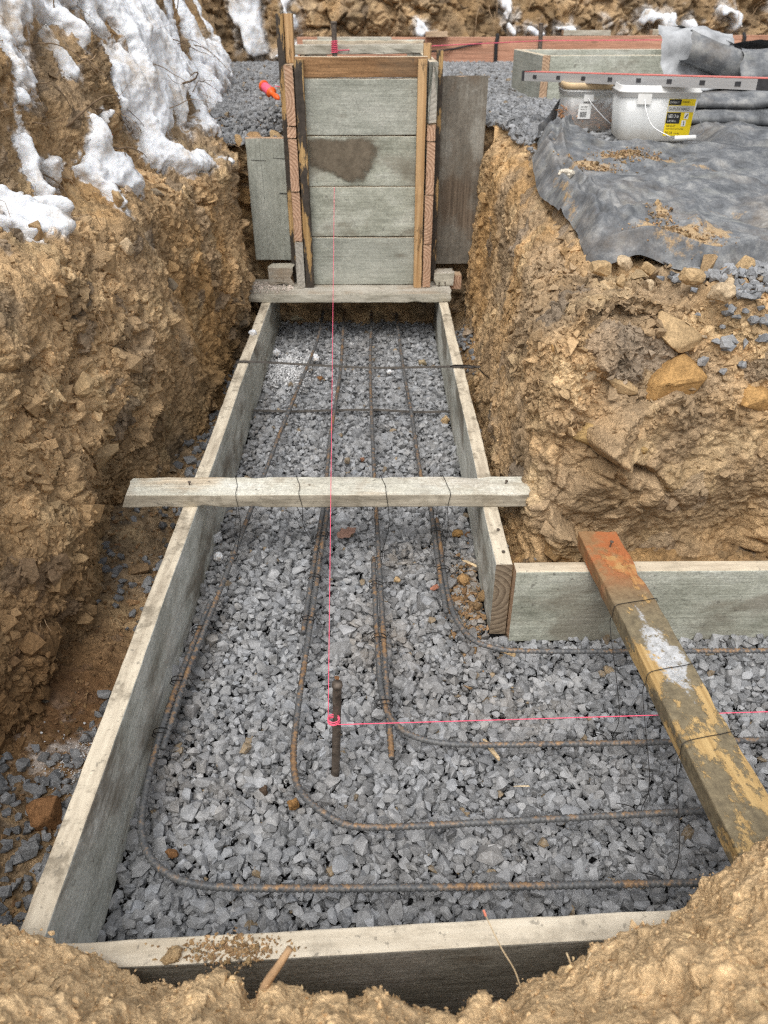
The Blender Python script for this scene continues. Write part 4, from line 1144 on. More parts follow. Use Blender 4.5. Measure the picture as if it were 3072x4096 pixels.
def hang_wire(x, y0, y1, top, pts, label, up=None):
    """wire slung over a timber down to a bar"""
    P = up + pts if up else pts
    tag(MB().tube(spline(P, .006), .0008, 4).build('hanging_wire', WIRE), label, 'wire', 'wires hanging the bars from the timbers')
def over_cross(x, bx, by, kink, label):
    e = .0016
    hang_wire(0, 0, 0, 0, [(bx - .01, by + .09, .066), (x - .012, 1.722, .15), (x - .008, 1.7165, .200), (x - .006, 1.7155, .2385 + e), (x, 1.695, .2385 + e), (x + .006 + kink * .3, 1.665, .2385 + e), (x + .009, 1.6245, .2385 + e), (x + .010 + kink, 1.6225, .20), (x + .012 + kink, 1.610, .15), (bx + .012, by + .01, .085), (bx + .010, by, .062), (bx - .010, by - .002, .052), (bx - .012, by - .004, .07), (bx + .022, by - .012, .085)], label)
over_cross(-.362, -.375, 1.60, .002, 'wire over the cross timber above the leftmost bar')
over_cross(-.205, -.160, 1.58, .006, 'wire over the cross timber left of the pink string')
over_cross(.012, .000, 1.59, .004, 'wire over the cross timber right of the pink string')
over_cross(.172, .158, 1.585, -.006, 'wire over the cross timber near the right side board')
def over_brace(y, by, label):
    f_ = (1.455 - y) / .955; x = .507 + .0515 * f_; z = .2395 + .017 * f_ + .0022
    hang_wire(0, 0, 0, 0, [(x + .064, by + .01, .06), (x + .058, y + .012, .12), (x + .0478, y + .012, z - .02), (x + .0455, y + .012, z), (x + .02, y + .006, z + .001), (x - .01, y + .0, z + .001), (x - .0445, y - .010, z), (x - .0485, y - .016, z - .02), (x - .050, y - .022, z - .05), (x - .058, by + .02, .12), (x - .066, by + .004, .066), (x - .070, by - .008, .05), (x - .082, by + .004, .066), (x - .11, by + .012, .068)], label)
over_brace(1.195, 1.005, 'wire over the yellow timber beside the white splash')
over_brace(1.005, .845, 'wire over the middle of the yellow timber')
over_brace(.845, .713, 'wire over the yellow timber nearest the foreground soil')

# flat metal straps spreading the forms
g = G('strap_steel'); v = g.tc()
STRAP = g.fin(g.ramp(g.noise(v, 60, 5, .7), [(.3, (.06, .055, .05)), (.6, (.17, .155, .14)), (.8, (.26, .18, .12))]), .5, None, .5, .4)
def strip(name, pts, w, mat, wdir=(0, 1, 0)):
    P = spline(pts, .012); m = MB(); W = Vector(wdir) * (w / 2); v = []; f = []
    for p in P: v += [tuple(Vector(p) - W), tuple(Vector(p) + W), tuple(Vector(p) + W + Vector((0, 0, .0015))), tuple(Vector(p) - W + Vector((0, 0, .0015)))]
    for i in range(len(P) - 1):
        for k in range(4): f.append((i * 4 + k, i * 4 + (k + 1) % 4, i * 4 + 4 + (k + 1) % 4, i * 4 + 4 + k))
    f += [(3, 2, 1, 0), tuple(len(v) - 4 + k for k in range(4))]
    return m.add(v, f).build(name, mat)
o = strip('spreader_strap', [(-.500, 2.575, .14), (-.499, 2.575, .19), (-.492, 2.575, .2035), (-.40, 2.570, .2035), (-.2, 2.556, .196), (0, 2.543, .192), (.2, 2.53, .200), (.31, 2.522, .2045), (.36, 2.52, .203)], .017, STRAP)
tag(o, 'flat metal strap stretched across the tops of both side boards', 'strap')
m = MB(); m.tube([(.29, 2.512, .2085), (.33, 2.50, .208), (.345, 2.51, .205), (.325, 2.528, .207), (.27, 2.526, .209), (.255, 2.515, .208)], .002, 5)
m.tube(spline([(.35, 2.51, .205), (.40, 2.42, .17), (.395, 2.2, .10), (.37, 2.0, .05)], .02), .0016, 4)
m.build('wire_end', WIRE, o)
tag(strip('spreader_strap', [(-.452, 2.545, .028), (-.3, 2.548, .022), (-.15, 2.560, .020), (0, 2.553, .024), (.15, 2.540, .021), (.264, 2.533, .027)], .017, STRAP),
    'flat rusty strap lying on the gravel between the side boards', 'strap')

# stakes and string
def stake(a, b, r, label, name='steel_stake'):
    P = spline([a, ((a[0] + b[0]) / 2 + .001, (a[1] + b[1]) / 2, (a[2] + b[2]) / 2), b], .012)
    v, f = sweep(P, r, 12); V = np.array([tuple(p) for p in v])
    V += .0007 * np.stack([fbm(V * 60, 2, s) for s in (1, 2, 3)], 1)
    m = MB().add(V.tolist(), f); q = Vector(b); m.lathe([(0, q.z + .003), (r * 1.15, q.z + .0015), (r * 1.22, q.z - .006), (r * .95, q.z - .010)], 12)
    nv = 48; m.v[-nv:] = [(x + q.x, y + q.y, z) for x, y, z in m.v[-nv:]]
    return tag(m.build(name, STEEL_PIN, None, True), label, 'stake')
stake((-.0885, .968, -.05), (-.0725, .958, .266), .0080, 'worn steel stake standing in the near gravel with pink string knotted on it')
stake((-.180, 3.95, .7), (-.180, 3.95, 1.203), .0115, 'grey steel stake inside the stepped box with pink string wound on it')
stake((1.375, 7.45, .8), (1.360, 7.45, 1.152), .018, 'rusty stake in front of the far reddish board')
def string(pts, r, label, sag=0.0):
    P = []
    for (a, b) in zip(pts, pts[1:]):
        for k in range(12):
            t = k / 12; p = Vector(a).lerp(Vector(b), t); p.z -= sag * 4 * t * (1 - t); P.append(p)
    P.append(Vector(pts[-1]))
    return tag(MB().tube(P, r, 5).build('string_line', PINK), label, 'string')
s1 = string([(-.0905, .944, .188), (-.171, 3.359, .640)], .0008, 'taut pink string running from the near stake to the stepped form', .004)
m = MB()
P = [(-.0805 + .0105 * math.cos(t), .9455 + .0105 * math.sin(t), .1865 + .0014 * math.sin(t * .33) + .0004 * t - .004) for t in np.linspace(0, 2 * math.pi * 4, 60)]
m.tube(P, .0012, 5).build('knot', PINK, s1)
string([(-.073, .936, .187), (1.75, .985, .196)], .0009, 'taut pink string running right from the near stake', .002)
s3 = string([(-.165, 3.94, 1.097), (1.05, 5.6, 1.085), (1.9, 5.7, 1.085)], .0022, 'pink string stretched along the upper forms')
m = MB()
P = [(-.180 + .014 * math.cos(t), 3.95 + .014 * math.sin(t), 1.085 + .0022 * t / 2) for t in np.linspace(0, 2 * math.pi * 7, 100)]
m.tube(P, .002, 4); m.build('winding', PINK, s3)

# string reel
rl = empty('string_reel', (-.53, 4.38, .905), (R(8), R(16), R(-58))); rl.scale = (.86, .86, .86)
tag(rl, 'orange plastic reel wound with pink string on the upper gravel', 'reel')
ORANGE = mat_plain('orange_plastic', (.85, .13, .02), .4, 0, .1)
def xl(m):  # lathe along local x
    m.v = [(z, y, -x) for x, y, z in m.v]; return m
xl(MB().lathe([(0, -.085), (.030, -.085), (.032, -.080), (.030, -.076), (.012, -.074)], 18)).build('flange', ORANGE, rl, True)
xl(MB().lathe([(.012, -.074), (.024, -.072), (.027, -.05), (.027, -.01), (.025, .012), (.012, .016)], 18)).build('twine', PINK, rl, True)
xl(MB().lathe([(.012, .016), (.030, .018), (.032, .022), (.026, .028), (.015, .036), (.013, .06), (.017, .08), (.016, .10), (.009, .116), (0, .12)], 18)).build('handle', ORANGE, rl, True)
tag(MB().tube(spline([(-.50, 4.36, .93), (-.45, 4.30, .93), (-.40, 4.15, .96), (-.375, 4.0, .98)], .03), .0022, 4).build('loose_string', PINK), 'loose pink string trailing from the reel to the form', 'string')

# ================================================================== BUCKETS, LEVEL
def milky(name, lo, hi):
  g = G(name); v = g.tc()
  haze = g.noise(v, 14, 5, .65)
  oz = g.sep(v)[2]
  dirt = g.math('MULTIPLY', g.step(g.math('ADD', oz, g.math('MULTIPLY', g.noise(v, 20, 5, .7), .08)), .10, .03), .55)
  colr = g.mix(dirt, (.86, .87, .86), (.50, .43, .33))
  tr = g.n('ShaderNodeBsdfTranslucent'); df = g.n('ShaderNodeBsdfDiffuse'); gl = g.n('ShaderNodeBsdfTransparent'); gs = g.n('ShaderNodeBsdfGlossy')
  g.set(tr, 0, colr); g.set(df, 0, colr); gs.inputs['Roughness'].default_value = .3
  m1 = g.n('ShaderNodeMixShader'); m1.inputs[0].default_value = .45; g.t.links.new(df.outputs[0], m1.inputs[1]); g.t.links.new(tr.outputs[0], m1.inputs[2])
  m2 = g.n('ShaderNodeMixShader'); g.set(m2, 0, g.ramp(haze, [(.3, lo), (.7, hi)])); g.t.links.new(m1.outputs[0], m2.inputs[1]); g.t.links.new(gl.outputs[0], m2.inputs[2])
  m3 = g.n('ShaderNodeMixShader'); m3.inputs[0].default_value = .05; g.t.links.new(m2.outputs[0], m3.inputs[1]); g.t.links.new(gs.outputs[0], m3.inputs[2])
  g.t.links.new(m3.outputs[0], g.out.inputs[0]); return g.m
MILKY = milky('milky_plastic', .12, .26); CLEAR = milky('clear_plastic', .55, .82)
RIM = mat_plain('white_plastic', (.74, .74, .72), .45, 0, .08, 20)
LID = mat_plain('tan_lid', (.62, .46, .27), .5, 0, .12, 20)
BAIL = mat_plain('bail_wire', (.42, .42, .42), .35, .8, .1, 40)
PAPER = mat_plain('white_label', (.78, .78, .76), .6, 0, .06, 20); YEL = mat_plain('yellow_label', (.80, .60, .01), .5, 0, .06, 20)
INK = mat_plain('black_ink', (.02, .02, .02), .5, 0, .1, 20); GREYL = mat_plain('grey_label', (.55, .55, .53), .55, 0, .06, 20)

def rrect(w, d, r, n=6):
    P = []
    for cx, cy, a0 in ((w / 2 - r, d / 2 - r, 0), (-w / 2 + r, d / 2 - r, 90), (-w / 2 + r, -d / 2 + r, 180), (w / 2 - r, -d / 2 + r, 270)):
        for k in range(n + 1):
            a = R(a0 + 90 * k / n); P.append((cx + r * math.cos(a), cy + r * math.sin(a)))
    return P
def loft(levels, cap0=True, cap1=False):
    m = MB(); n = None; off = 0; v = []; f = []
    for w, d, r, z in levels:
        Q = rrect(w, d, r); n = len(Q); v += [(x, y, z) for x, y in Q]
    for i in range(len(levels) - 1):
        for k in range(n):
            k2 = (k + 1) % n; f.append((i * n + k, i * n + k2, (i + 1) * n + k2, (i + 1) * n + k))
    if cap0: f.append(tuple(range(n - 1, -1, -1)))
    if cap1: f.append(tuple((len(levels) - 1) * n + k for k in range(n)))
    return m.add(v, f)
def text(body, size, loc, rot, mat, parent, name='lettering', sx=1.0):
    cu = bpy.data.curves.new(name, 'FONT'); cu.body = body; cu.size = size; cu.extrude = .0002
    to = bpy.data.objects.new(name, cu); COL.objects.link(to)
    bpy.context.view_layer.update()
    me = bpy.data.meshes.new_from_object(to.evaluated_get(bpy.context.evaluated_depsgraph_get()))
    bpy.data.objects.remove(to); me.materials.clear()
    o = link(name, me, mat, parent); o.location = loc; o.rotation_euler = rot; o.scale = (sx, 1, 1)
    return o
def bucket(loc, rz, w, d, h, label, lid=False):
    r = empty('nail_bucket', loc, (0, 0, R(rz))); tag(r, label, 'bucket')
    k = .88
    loft([(w * k - .01, d * k - .01, .03, .002), (w * k, d * k, .032, .008), (w * .97, d * .97, .036, h * .80), (w * .97 - .004, d * .97 - .004, .036, h * .80), (w * k - .006, d * k - .006, .03, .010)]).build('body', CLEAR if lid else MILKY, r, True)
    loft([(w * .968, d * .968, .036, h * .79), (w * 1.0, d * 1.0, .038, h * .80), (w * 1.0, d * 1.0, .038, h * .87), (w * 1.02, d * 1.02, .04, h * .875), (w * 1.02, d * 1.02, .04, h * .90),
          (w * .985, d * .985, .038, h * .905), (w * .985, d * .985, .038, h * .985), (w * .97, d * .97, .038, h), (w * .955, d * .955, .036, h * .985), (w * .955, d * .955, .036, h * .79)], False).build('rim', RIM if not lid else MILKY, r, True)
    if lid:
        loft([(w * .99, d * .99, .038, h * .93), (w * 1.035, d * 1.035, .042, h * .93), (w * 1.045, d * 1.045, .042, h * 1.03), (w * 1.02, d * 1.02, .04, h * 1.06), (w * .95, d * .95, .036, h * 1.06), (w * .94, d * .94, .036, h * 1.02)], False, True).build('lid', LID, r, True)
    return r
b2 = bucket((.963, 3.0, .868), -7, .268, .235, .170, 'open milky plastic nail bucket with yellow and black label')
hz = .170
m = MB(); m.tube(spline([(-.052, -.1175, .132), (-.045, -.135, .10), (-.02, -.16, .055), (.03, -.185, .030), (.055, -.185, .022)], .008), 0.0016, 6)
m.tube(spline([(.118, -.185, .025), (.150, -.15, .040), (.150, -.09, .06), (.14, -.06, .085)], .008), .0016, 6)
h_ = m.build('handle', BAIL, b2)
MB().tube([(.052, -.185, .022), (.12, -.185, .026)], .0075, 10).build('grip', RIM, h_)
m = MB().box(-.075, -.03, -.1195, -.1165, .115, .145); m.build('lug', RIM, b2)
# label on the front face (leaning with the wall)
lt = math.atan2(.0106, .137)
lb = MB().box(0, .086, -.0012, 0, 0, .112).build('label', YEL, b2); lb.location = (.029, -.1053, .020); lb.rotation_euler = (lt, 0, 0)
def lp(name, x0, x1, z0, z1, mat, y=-.0022): return MB().box(x0, x1, y, -.0013, z0, z1).build(name, mat, lb)
lp('brand_panel', .001, .040, .094, .111, INK); lp('name_panel', .001, .085, .073, .092, GREYL); lp('size_panel', .001, .046, .038, .071, INK)
lp('picture', .058, .072, .052, .071, PAPER); lp('picture', .053, .067, .030, .048, PAPER)
RX = (math.pi / 2, 0, 0)
MB().tube([(.061, -.0026, .056), (.069, -.0026, .067)], .0016, 5).build('picture_mark', INK, lb)
MB().tube([(.0605, -.0026, .033), (.0605, -.0026, .046)], .0012, 5).build('picture_mark', INK, lb)
text('EVERBILT', .0088, (.004, -.0024, .099), RX, GREYL, lb, sx=.8); text('INTERIOR', .0062, (.044, -.0016, .101), RX, INK, lb, sx=.8)
text('DUPLEX NAILS', .0125, (.003, -.0024, .078), RX, INK, lb, sx=.82)
text('16D 3 in', .0145, (.004, -.0024, .056), RX, PAPER, lb, sx=.72); text('x 0.162 in', .0085, (.006, -.0024, .043), RX, PAPER, lb, sx=.8)
text('BRIGHT', .0085, (.006, -.0016, .027), RX, INK, lb); text('FOR TEMPORARY CONSTRUCTION', .0042, (.006, -.0016, .020), RX, INK, lb, sx=.85)
text('30 LB', .0105, (.005, -.0016, .006), RX, INK, lb); text('13.6 kg', .0062, (.034, -.0016, .006), RX, INK, lb)

b1 = bucket((.800, 3.275, .858), -4, .205, .20, .158, 'milky plastic bucket half full of rusty nails under a tan lid', True)
m = MB(); m.tube(spline([(-.014, -.100, .118), (.0, -.112, .10), (.05, -.135, .055), (.085, -.14, .032), (.13, -.13, .02)], .008), .0020, 6); m.build('handle', BAIL, b1)
MB().box(-.03, .005, -.1005, -.0985, .108, .130).build('lug', RIM, b1)
lb1 = MB().box(0, .046, -.0012, 0, 0, .050).build('label', PAPER, b1); lb1.location = (-.045, -.0935, .050); lb1.rotation_euler = (math.atan2(.009, .126), 0, 0)
for i in range(14):
    MB().box(.008 + .0017 * i, .008 + .0017 * i + (.0006 if i % 3 else .0012), -.002, -.0013, .006, .024).build('barcode_bar', INK, lb1)
text('XSM 1256K', .0062, (.008, -.0018, .038), RX, INK, lb1, sx=.8); text('1003 301 191', .0055, (.007, -.0018, .030), RX, INK, lb1, sx=.8)
# nails inside
NAILM = mat_plain('rusty_nail', (.45, .24, .12), .6, .3, .35, 200)
def nail_proto():
    m = MB(); m.lathe([(0, .041), (.0034, .041), (.0034, .0395), (.0019, .039), (.0019, .032), (.0034, .0315), (.0034, .030), (.0019, .0295), (.0019, -.036), (0, -.041)], 6)
    o = m.build('nail', NAILM); return o
rr = random.Random(5); proto = nail_proto()
for i in range(250):
    o = proto if i == 0 else proto.copy()
    if i: COL.objects.link(o)
    x = rr.uniform(-.078, .078); y = rr.uniform(-.066, .05) if i < 120 else rr.uniform(-.070, -.055); z = rr.uniform(.02, .072 + .015 * rr.random())
    o.location = (.800 + x + .0, 3.275 + y, .858 + z)
    o.rotation_euler = (rr.uniform(-.5, .5) + math.pi / 2 * 0, R(90) + rr.uniform(-.8, .8), rr.uniform(-.5, .5) + rr.choice((0, math.pi)))
    tag(o, 'rusty double headed nail piled inside the lidded bucket', 'nail', 'nails in the lidded bucket')

lv = empty('spirit_level', (.888, 3.03, 1.046), (0, R(-1.9), R(-57.5)))
tag(lv, 'long aluminium level with a red top resting across both buckets', 'level')
g = G('brushed_aluminium'); v = g.tc()
ALU = g.fin(g.ramp(g.noise(g.mapv(v, (4, 60, 60)), 1, 5, .6), [(.3, (.42, .42, .42)), (.7, (.62, .62, .62))]), .45, None, .35, .4)
REDP = mat_plain('red_paint', (.62, .17, .14), .5, 0, .25, 30)
Lh = .52
MB().box(-Lh, .50, -.03, .03, -.0155, .0145).build('body', ALU, lv)
MB().box(-Lh, .78, -.0305, .0305, .0147, .0168).build('top_face', REDP, lv)
MB().box(-Lh - .014, -Lh, -.031, .031, -.016, .019).build('end_cap', mat_plain('dark_cap', (.05, .05, .055), .5), lv)
MB().box(.5002, .78, -.0302, .0302, -.0157, .0146).build('grip', bpy.data.materials['dark_cap'], lv)
for k in range(8):
    x = -.46 + .128 * k
    MB().box(x - .010, x + .010, -.0312, -.0301, -.007, .006).build('slot', bpy.data.materials['dark_cap'], lv)
# ================================================================== BLACK SHEETING
def mat_sheet():
    g = G('black_geotextile'); v = g.tc(); c0 = g.attr()
    weave = g.noise(v, 260, 3, .6)
    scuff_shade = g.noise(v, 16, 7, .7); sc2 = g.noise(g.mapv(v, (7, 22, 7), rot=(0, 0, .5)), 1, 6, .68)
    c = g.ramp(scuff_shade, [(.30, (.050, .053, .057)), (.50, (.140, .147, .155)), (.70, (.32, .32, .31))])  # scuffed tone; dark and pale ends also paint fold shade and highlights
    c = g.mix(g.math('MULTIPLY', g.step(sc2, .52, .72), .6), c, (.28, .285, .26))
    c = g.mix(.6, c, g.ramp(weave, [(.3, .6), (.7, 1.4)]), 'MULTIPLY')
    dm = g.sep(c0)[0]
    dn = g.math('ADD', g.noise(v, 34, 7, .72), g.math('MULTIPLY', dm, .6))
    dd = g.math('ADD', g.step(dn, .74, .92), g.math('MULTIPLY', g.step(g.noise(v, 5, 6, .7), .45, .75), .22), clamp=True)
    sand = g.ramp(g.noise(v, 210, 3, .6), [(.3, (.25, .165, .085)), (.7, (.50, .36, .205))])
    c = g.mix(dd, c, sand)
    h = g.math('ADD', g.math('MULTIPLY', weave, .3), g.math('ADD', scuff_shade, g.math('MULTIPLY', dd, .5)))
    m = g.fin(c, .46, g.bump(h, .3, .005), spec=.4)
    return m
SHEET = mat_sheet()
SILVER = mat_plain('silver_underside', (.36, .37, .38), .45, .0, .35, 18, .5)

# outline of the flat sheet: bottom edge, left edge, right and back beyond the frame
EL = [(0, (.532, 1.945)), (.10, (.525, 2.02)), (.3, (.520, 2.18)), (.52, (.488, 2.46)), (.74, (.512, 2.76)), (.88, (.58, 3.0)), (1.0, (.70, 3.36))]
EB = [(0, (.532, 1.945)), (.06, (.60, 1.925)), (.15, (.68, 1.93)), (.30, (.855, 1.915)), (.42, (.99, 1.955)), (1.0, (1.95, 2.05))]
nu, nv = 420, 380
us = np.linspace(0, 1, nu) ** 1.15; vs = np.linspace(0, 1, nv)
Bx = np.interp(us, [a for a, b in EB], [b[0] for a, b in EB]); By = np.interp(us, [a for a, b in EB], [b[1] for a, b in EB])
Lx = np.interp(vs, [a for a, b in EL], [b[0] for a, b in EL]); Ly = np.interp(vs, [a for a, b in EL], [b[1] for a, b in EL])
k = np.ones(15) / 15
def sm(a): return np.convolve(np.pad(a, 7, 'reflect', reflect_type='odd'), k, 'valid')
Bx, By, Lx, Ly = sm(Bx), sm(By), sm(Lx), sm(Ly)
X = Lx[None, :] + (Bx[:, None] - Bx[0]) * (1 + .0 * vs[None]); Y = By[:, None] + (Ly[None, :] - Ly[0]) * (1 - .12 * us[:, None])
p = np.stack([X, Y, 0 * X], -1).reshape(-1, 3).astype(np.float32)
q = p.copy()
p[:, :2] += .012 * np.stack([fbm(q * 7, 2, 501), fbm(q * 7 + 4, 2, 502)], 1)
wz = zup(p[:, 0], p[:, 1])
U, Vv = np.repeat(us, nv), np.tile(vs, nu)
big = .042 * fbm(q * np.array((2.0, 3.6, 1)), 2, 503)
ang = .5
w1 = q @ rotm(0, 0, ang); f1 = ridged(w1 * np.array((3.2, 9.0, 1)) + .35 * fbm(q * 4, 2, 504)[:, None], 2, 505)
w2 = q @ rotm(0, 0, -.75); f2 = ridged(w2 * np.array((4, 13, 1)) + .3 * fbm(q * 5, 2, 506)[:, None], 2, 507)
fold = .012 * smooth(.55, .95, f1) + .006 * smooth(.6, .95, f2) + .0022 * fbm(q * 20, 2, 508)
rw = random.Random(12)
for k_ in range(34):                                      # soft creases radiating and crossing
    x0, y0 = rw.uniform(.5, 1.5), rw.uniform(1.95, 2.95); an = rw.choice((.5, .7, -.6, .15, 1.0)) + rw.uniform(-.25, .25); L_ = rw.uniform(.12, .5)
    dx, dy = L_ * math.cos(an), L_ * math.sin(an)
    t = ((p[:, 0] - x0) * dx + (p[:, 1] - y0) * dy) / (L_ * L_); tc_ = np.clip(t, 0, 1)
    bend = .03 * np.sin(3 * t + k_)
    dist = np.abs((p[:, 0] - x0) * dy / L_ - (p[:, 1] - y0) * dx / L_ + bend * L_)
    fade = smooth(-.15, .3, t) * smooth(1.15, .7, t)
    w_ = rw.uniform(.010, .024)
    fold = fold + fade * rw.uniform(.005, .015) * rw.choice((1, 1, -1)) * np.exp(-(dist / w_) ** 2)
# long straight creases
for (x0, y0, x1, y1, a, w_) in ((.56, 2.02, 1.02, 2.30, .012, .012), (.53, 2.35, .72, 2.02, .014, .014), (.62, 2.5, 1.3, 2.36, .014, .016), (.60, 2.26, .95, 2.02, -.010, .016), (.52, 2.3, 1.2, 2.62, .012, .02), (.8, 1.98, .9, 2.3, .010, .012), (.55, 2.7, 1.2, 2.85, .016, .02)):
    dx, dy = x1 - x0, y1 - y0; t = np.clip(((p[:, 0] - x0) * dx + (p[:, 1] - y0) * dy) / (dx * dx + dy * dy), 0, 1)
    dist = np.hypot(p[:, 0] - x0 - t * dx, p[:, 1] - y0 - t * dy)
    fold = fold + a * np.exp(-(dist / w_) ** 2) * np.sin(np.pi * np.clip(t, .05, .95))
edge_in = np.minimum(U * 1.4, Vv * 1.45)                  # distance from the two free edges (about metres)
wv = .012 * fbm(q * 7, 2, 511)
hem = .022 * np.exp(-((Vv + wv - .035) / .012) ** 2) + smooth(.02, .2, Vv) * (.024 * np.exp(-((U + wv - .035) / .014) ** 2) + .018 * np.exp(-((U + wv * 1.6 - .075) / .013) ** 2) + .014 * np.exp(-((U - 1.5 * wv - .13 + .07 * Vv) / .016) ** 2))
p[:, 2] = wz + .048 + big + 1.0 * fold + hem
p[:, 2] -= .055 * np.exp(-Vv / .03) * (1 + .3 * fbm(q * 4, 2, 509)) + .055 * np.exp(-U / .02) * (1 + .3 * fbm(q * 4, 2, 510))
p[:, 2] -= .02 * np.exp(-((p[:, 0] - .53) ** 2 + (p[:, 1] - 1.95) ** 2) / .07 ** 2)
p[:, 2] += .028 * smooth(2.2, 2.5, p[:, 1]) * smooth(2.9, 2.6, p[:, 1])
# flat where the buckets stand
for bx, by, r_ in ((.963, 2.98, .20), (.80, 3.275, .15)):
    wgt = smooth(r_ + .06, r_ - .02, np.hypot(p[:, 0] - bx, p[:, 1] - by)); tgt = .866 if bx > .9 else .856
    p[:, 2] = p[:, 2] * (1 - wgt) + (tgt - .004) * wgt
dirt = np.zeros(len(p))
for x, y, rx, ry, a in ((.78, 1.985, .10, .05, 1.), (.86, 2.03, .07, .05, .8), (.70, 1.99, .08, .03, .8), (.74, 2.09, .025, .08, .8), (.66, 2.55, .10, .03, .8), (.76, 2.62, .09, .028, .9), (.90, 2.60, .12, .02, .6), (.59, 2.45, .05, .03, .6), (.62, 2.80, .10, .07, .4), (1.0, 2.5, .15, .02, .5), (.95, 2.2, .1, .02, .4), (.53, 2.3, .02, .3, .5)):
    dirt = np.maximum(dirt, a * np.exp(-((p[:, 0] - x) / rx) ** 2 - ((p[:, 1] - y) / ry) ** 2))
cc = np.stack([dirt, dirt, dirt], 1)
sh = tag(link('geotextile_sheet', np_mesh('geotextile_sheet', p, grid_faces(nu, nv), cc, True), SHEET), 'wrinkled black sheet with sandy patches spread over the right bank', 'sheet')
SHP = p
# upturned flap at the left rear corner
def ribbon(name, P, mat, parent=None, cols=None):
    P = np.asarray(P); nu_, nv_ = P.shape[:2]; f = P.reshape(-1, 3)
    return link(name, np_mesh(name, f, grid_faces(nu_, nv_), np.zeros_like(f) if cols is None else cols, True), mat, parent)
a_ = np.linspace(0, 1, 40); b_ = np.linspace(0, 1, 24)
A, B = np.meshgrid(a_, b_, indexing='ij')
F = np.stack([.545 + .16 * A ** 1.2 + .015 * np.sin(9 * A) * B, 2.93 + .42 * A + .01 * np.sin(14 * A + 3 * B), .855 + B * (.012 + .115 * A ** 2.2) + .006 * np.sin(17 * A)], -1)
ribbon('flap', F, SHEET, sh)

# crumpled roll of sheeting behind the buckets: black outside, silver inside
rs_ = empty('rolled_sheet', (1.55, 3.6, .88)); tag(rs_, 'bulky folded roll of black sheeting with silver underside behind the buckets', 'sheet')
def sheet_path(name, prof, x0, x1, mat, nx=150, wob=.02, seed=1, slope=(0, 0), xwob=0.0, parent=rs_, sk=0.0, fr=7):
    """profile of (y, z) points extruded along x and crumpled"""
    C = spline([(0, y, z) for y, z in prof], .012); n = len(C)
    xs_ = np.linspace(x0, x1, nx); P = np.zeros((nx, n, 3))
    t = np.linspace(0, 1, n)
    P[..., 0] = xs_[:, None] + sk * t[None]; P[..., 1] = C[None, :, 1]; P[..., 2] = C[None, :, 2]
    s = np.linspace(0, 1, nx)[:, None]
    P[..., 2] += slope[0] * s; P[..., 1] += slope[1] * s
    f = P.reshape(-1, 3).astype(np.float32)
    st = f * np.array((2.2, fr, fr))
    for k_ in range(3): f[:, k_] += wob * fbm(st + 7 * k_, 3, seed + k_) * (.5 if k_ == 0 else 1)
    rg_ = ridged((P.reshape(-1, 3) @ rotm(0, .6, .4)).astype(np.float32) * np.array((5, 12, 9)), 2, seed + 5)
    f[:, 2] += .6 * wob * (rg_ - .6)
    e0 = np.repeat(np.linspace(0, 1, nx), n)
    f[:, 0] += xwob * np.exp(-e0 / .05) * fbm(P.reshape(-1, 3).astype(np.float32) * 14, 2, seed + 9)
    V = f - np.array(parent.location)
    return ribbon(name, V.reshape(nx, n, 3), mat, parent)
# silver side facing the camera under the roll, then the black roll itself
sheet_path('silver_fold', [(3.52, .90), (3.60, .98), (3.66, 1.05), (3.72, 1.14), (3.78, 1.17)], 1.19, 1.50, SILVER, 90, .045, 21, (-.02, 0), .03)
sheet_path('silver_fold', [(3.36, .935), (3.44, .985), (3.55, 1.0), (3.65, .985)], 1.20, 2.3, SILVER, 150, .045, 31, (-.02, -.1), .05)
sheet_path('black_roll', [(3.66, 1.17), (3.60, 1.175), (3.57, 1.13), (3.60, 1.085), (3.70, 1.07), (3.82, 1.10), (3.84, 1.16), (3.76, 1.19)], 1.26, 1.58, SHEET, 90, .022, 41, (-.10, -.05), .02)
sheet_path('black_roll', [(3.66, 1.10), (3.58, 1.11), (3.50, 1.06), (3.49, 1.0), (3.56, .955), (3.70, .95), (3.84, 1.02), (3.84, 1.09), (3.74, 1.12)], 1.46, 2.6, SHEET, 150, .03, 51, (.05, 0), .03)
# lower folds stacked in front of the roll
sheet_path('lower_fold', [(3.30, .880), (3.16, .885), (3.12, .905), (3.16, .93), (3.30, .935)], 1.09, 2.2, SHEET, 150, .018, 61, (.012, -.05), .04)
sheet_path('lower_fold', [(3.40, .935), (3.22, .935), (3.17, .958), (3.22, .985), (3.42, .99)], 1.15, 2.2, SHEET, 150, .022, 71, (.015, -.06), .05)
sheet_path('lower_fold', [(3.5, .99), (3.32, .985), (3.27, .995), (3.33, 1.005), (3.5, 1.0)], 1.2, 2.2, SILVER, 150, .018, 81, (.005, -.06), .05)
tag(board('timber_offcut', (1.25, 3.02, .865), (1.9, 2.90, .885), .10, .035, M_BROWN, wide_up=True, chip=1.5), 'muddy brown timber under the stacked folds of sheeting at the right', 'timber')
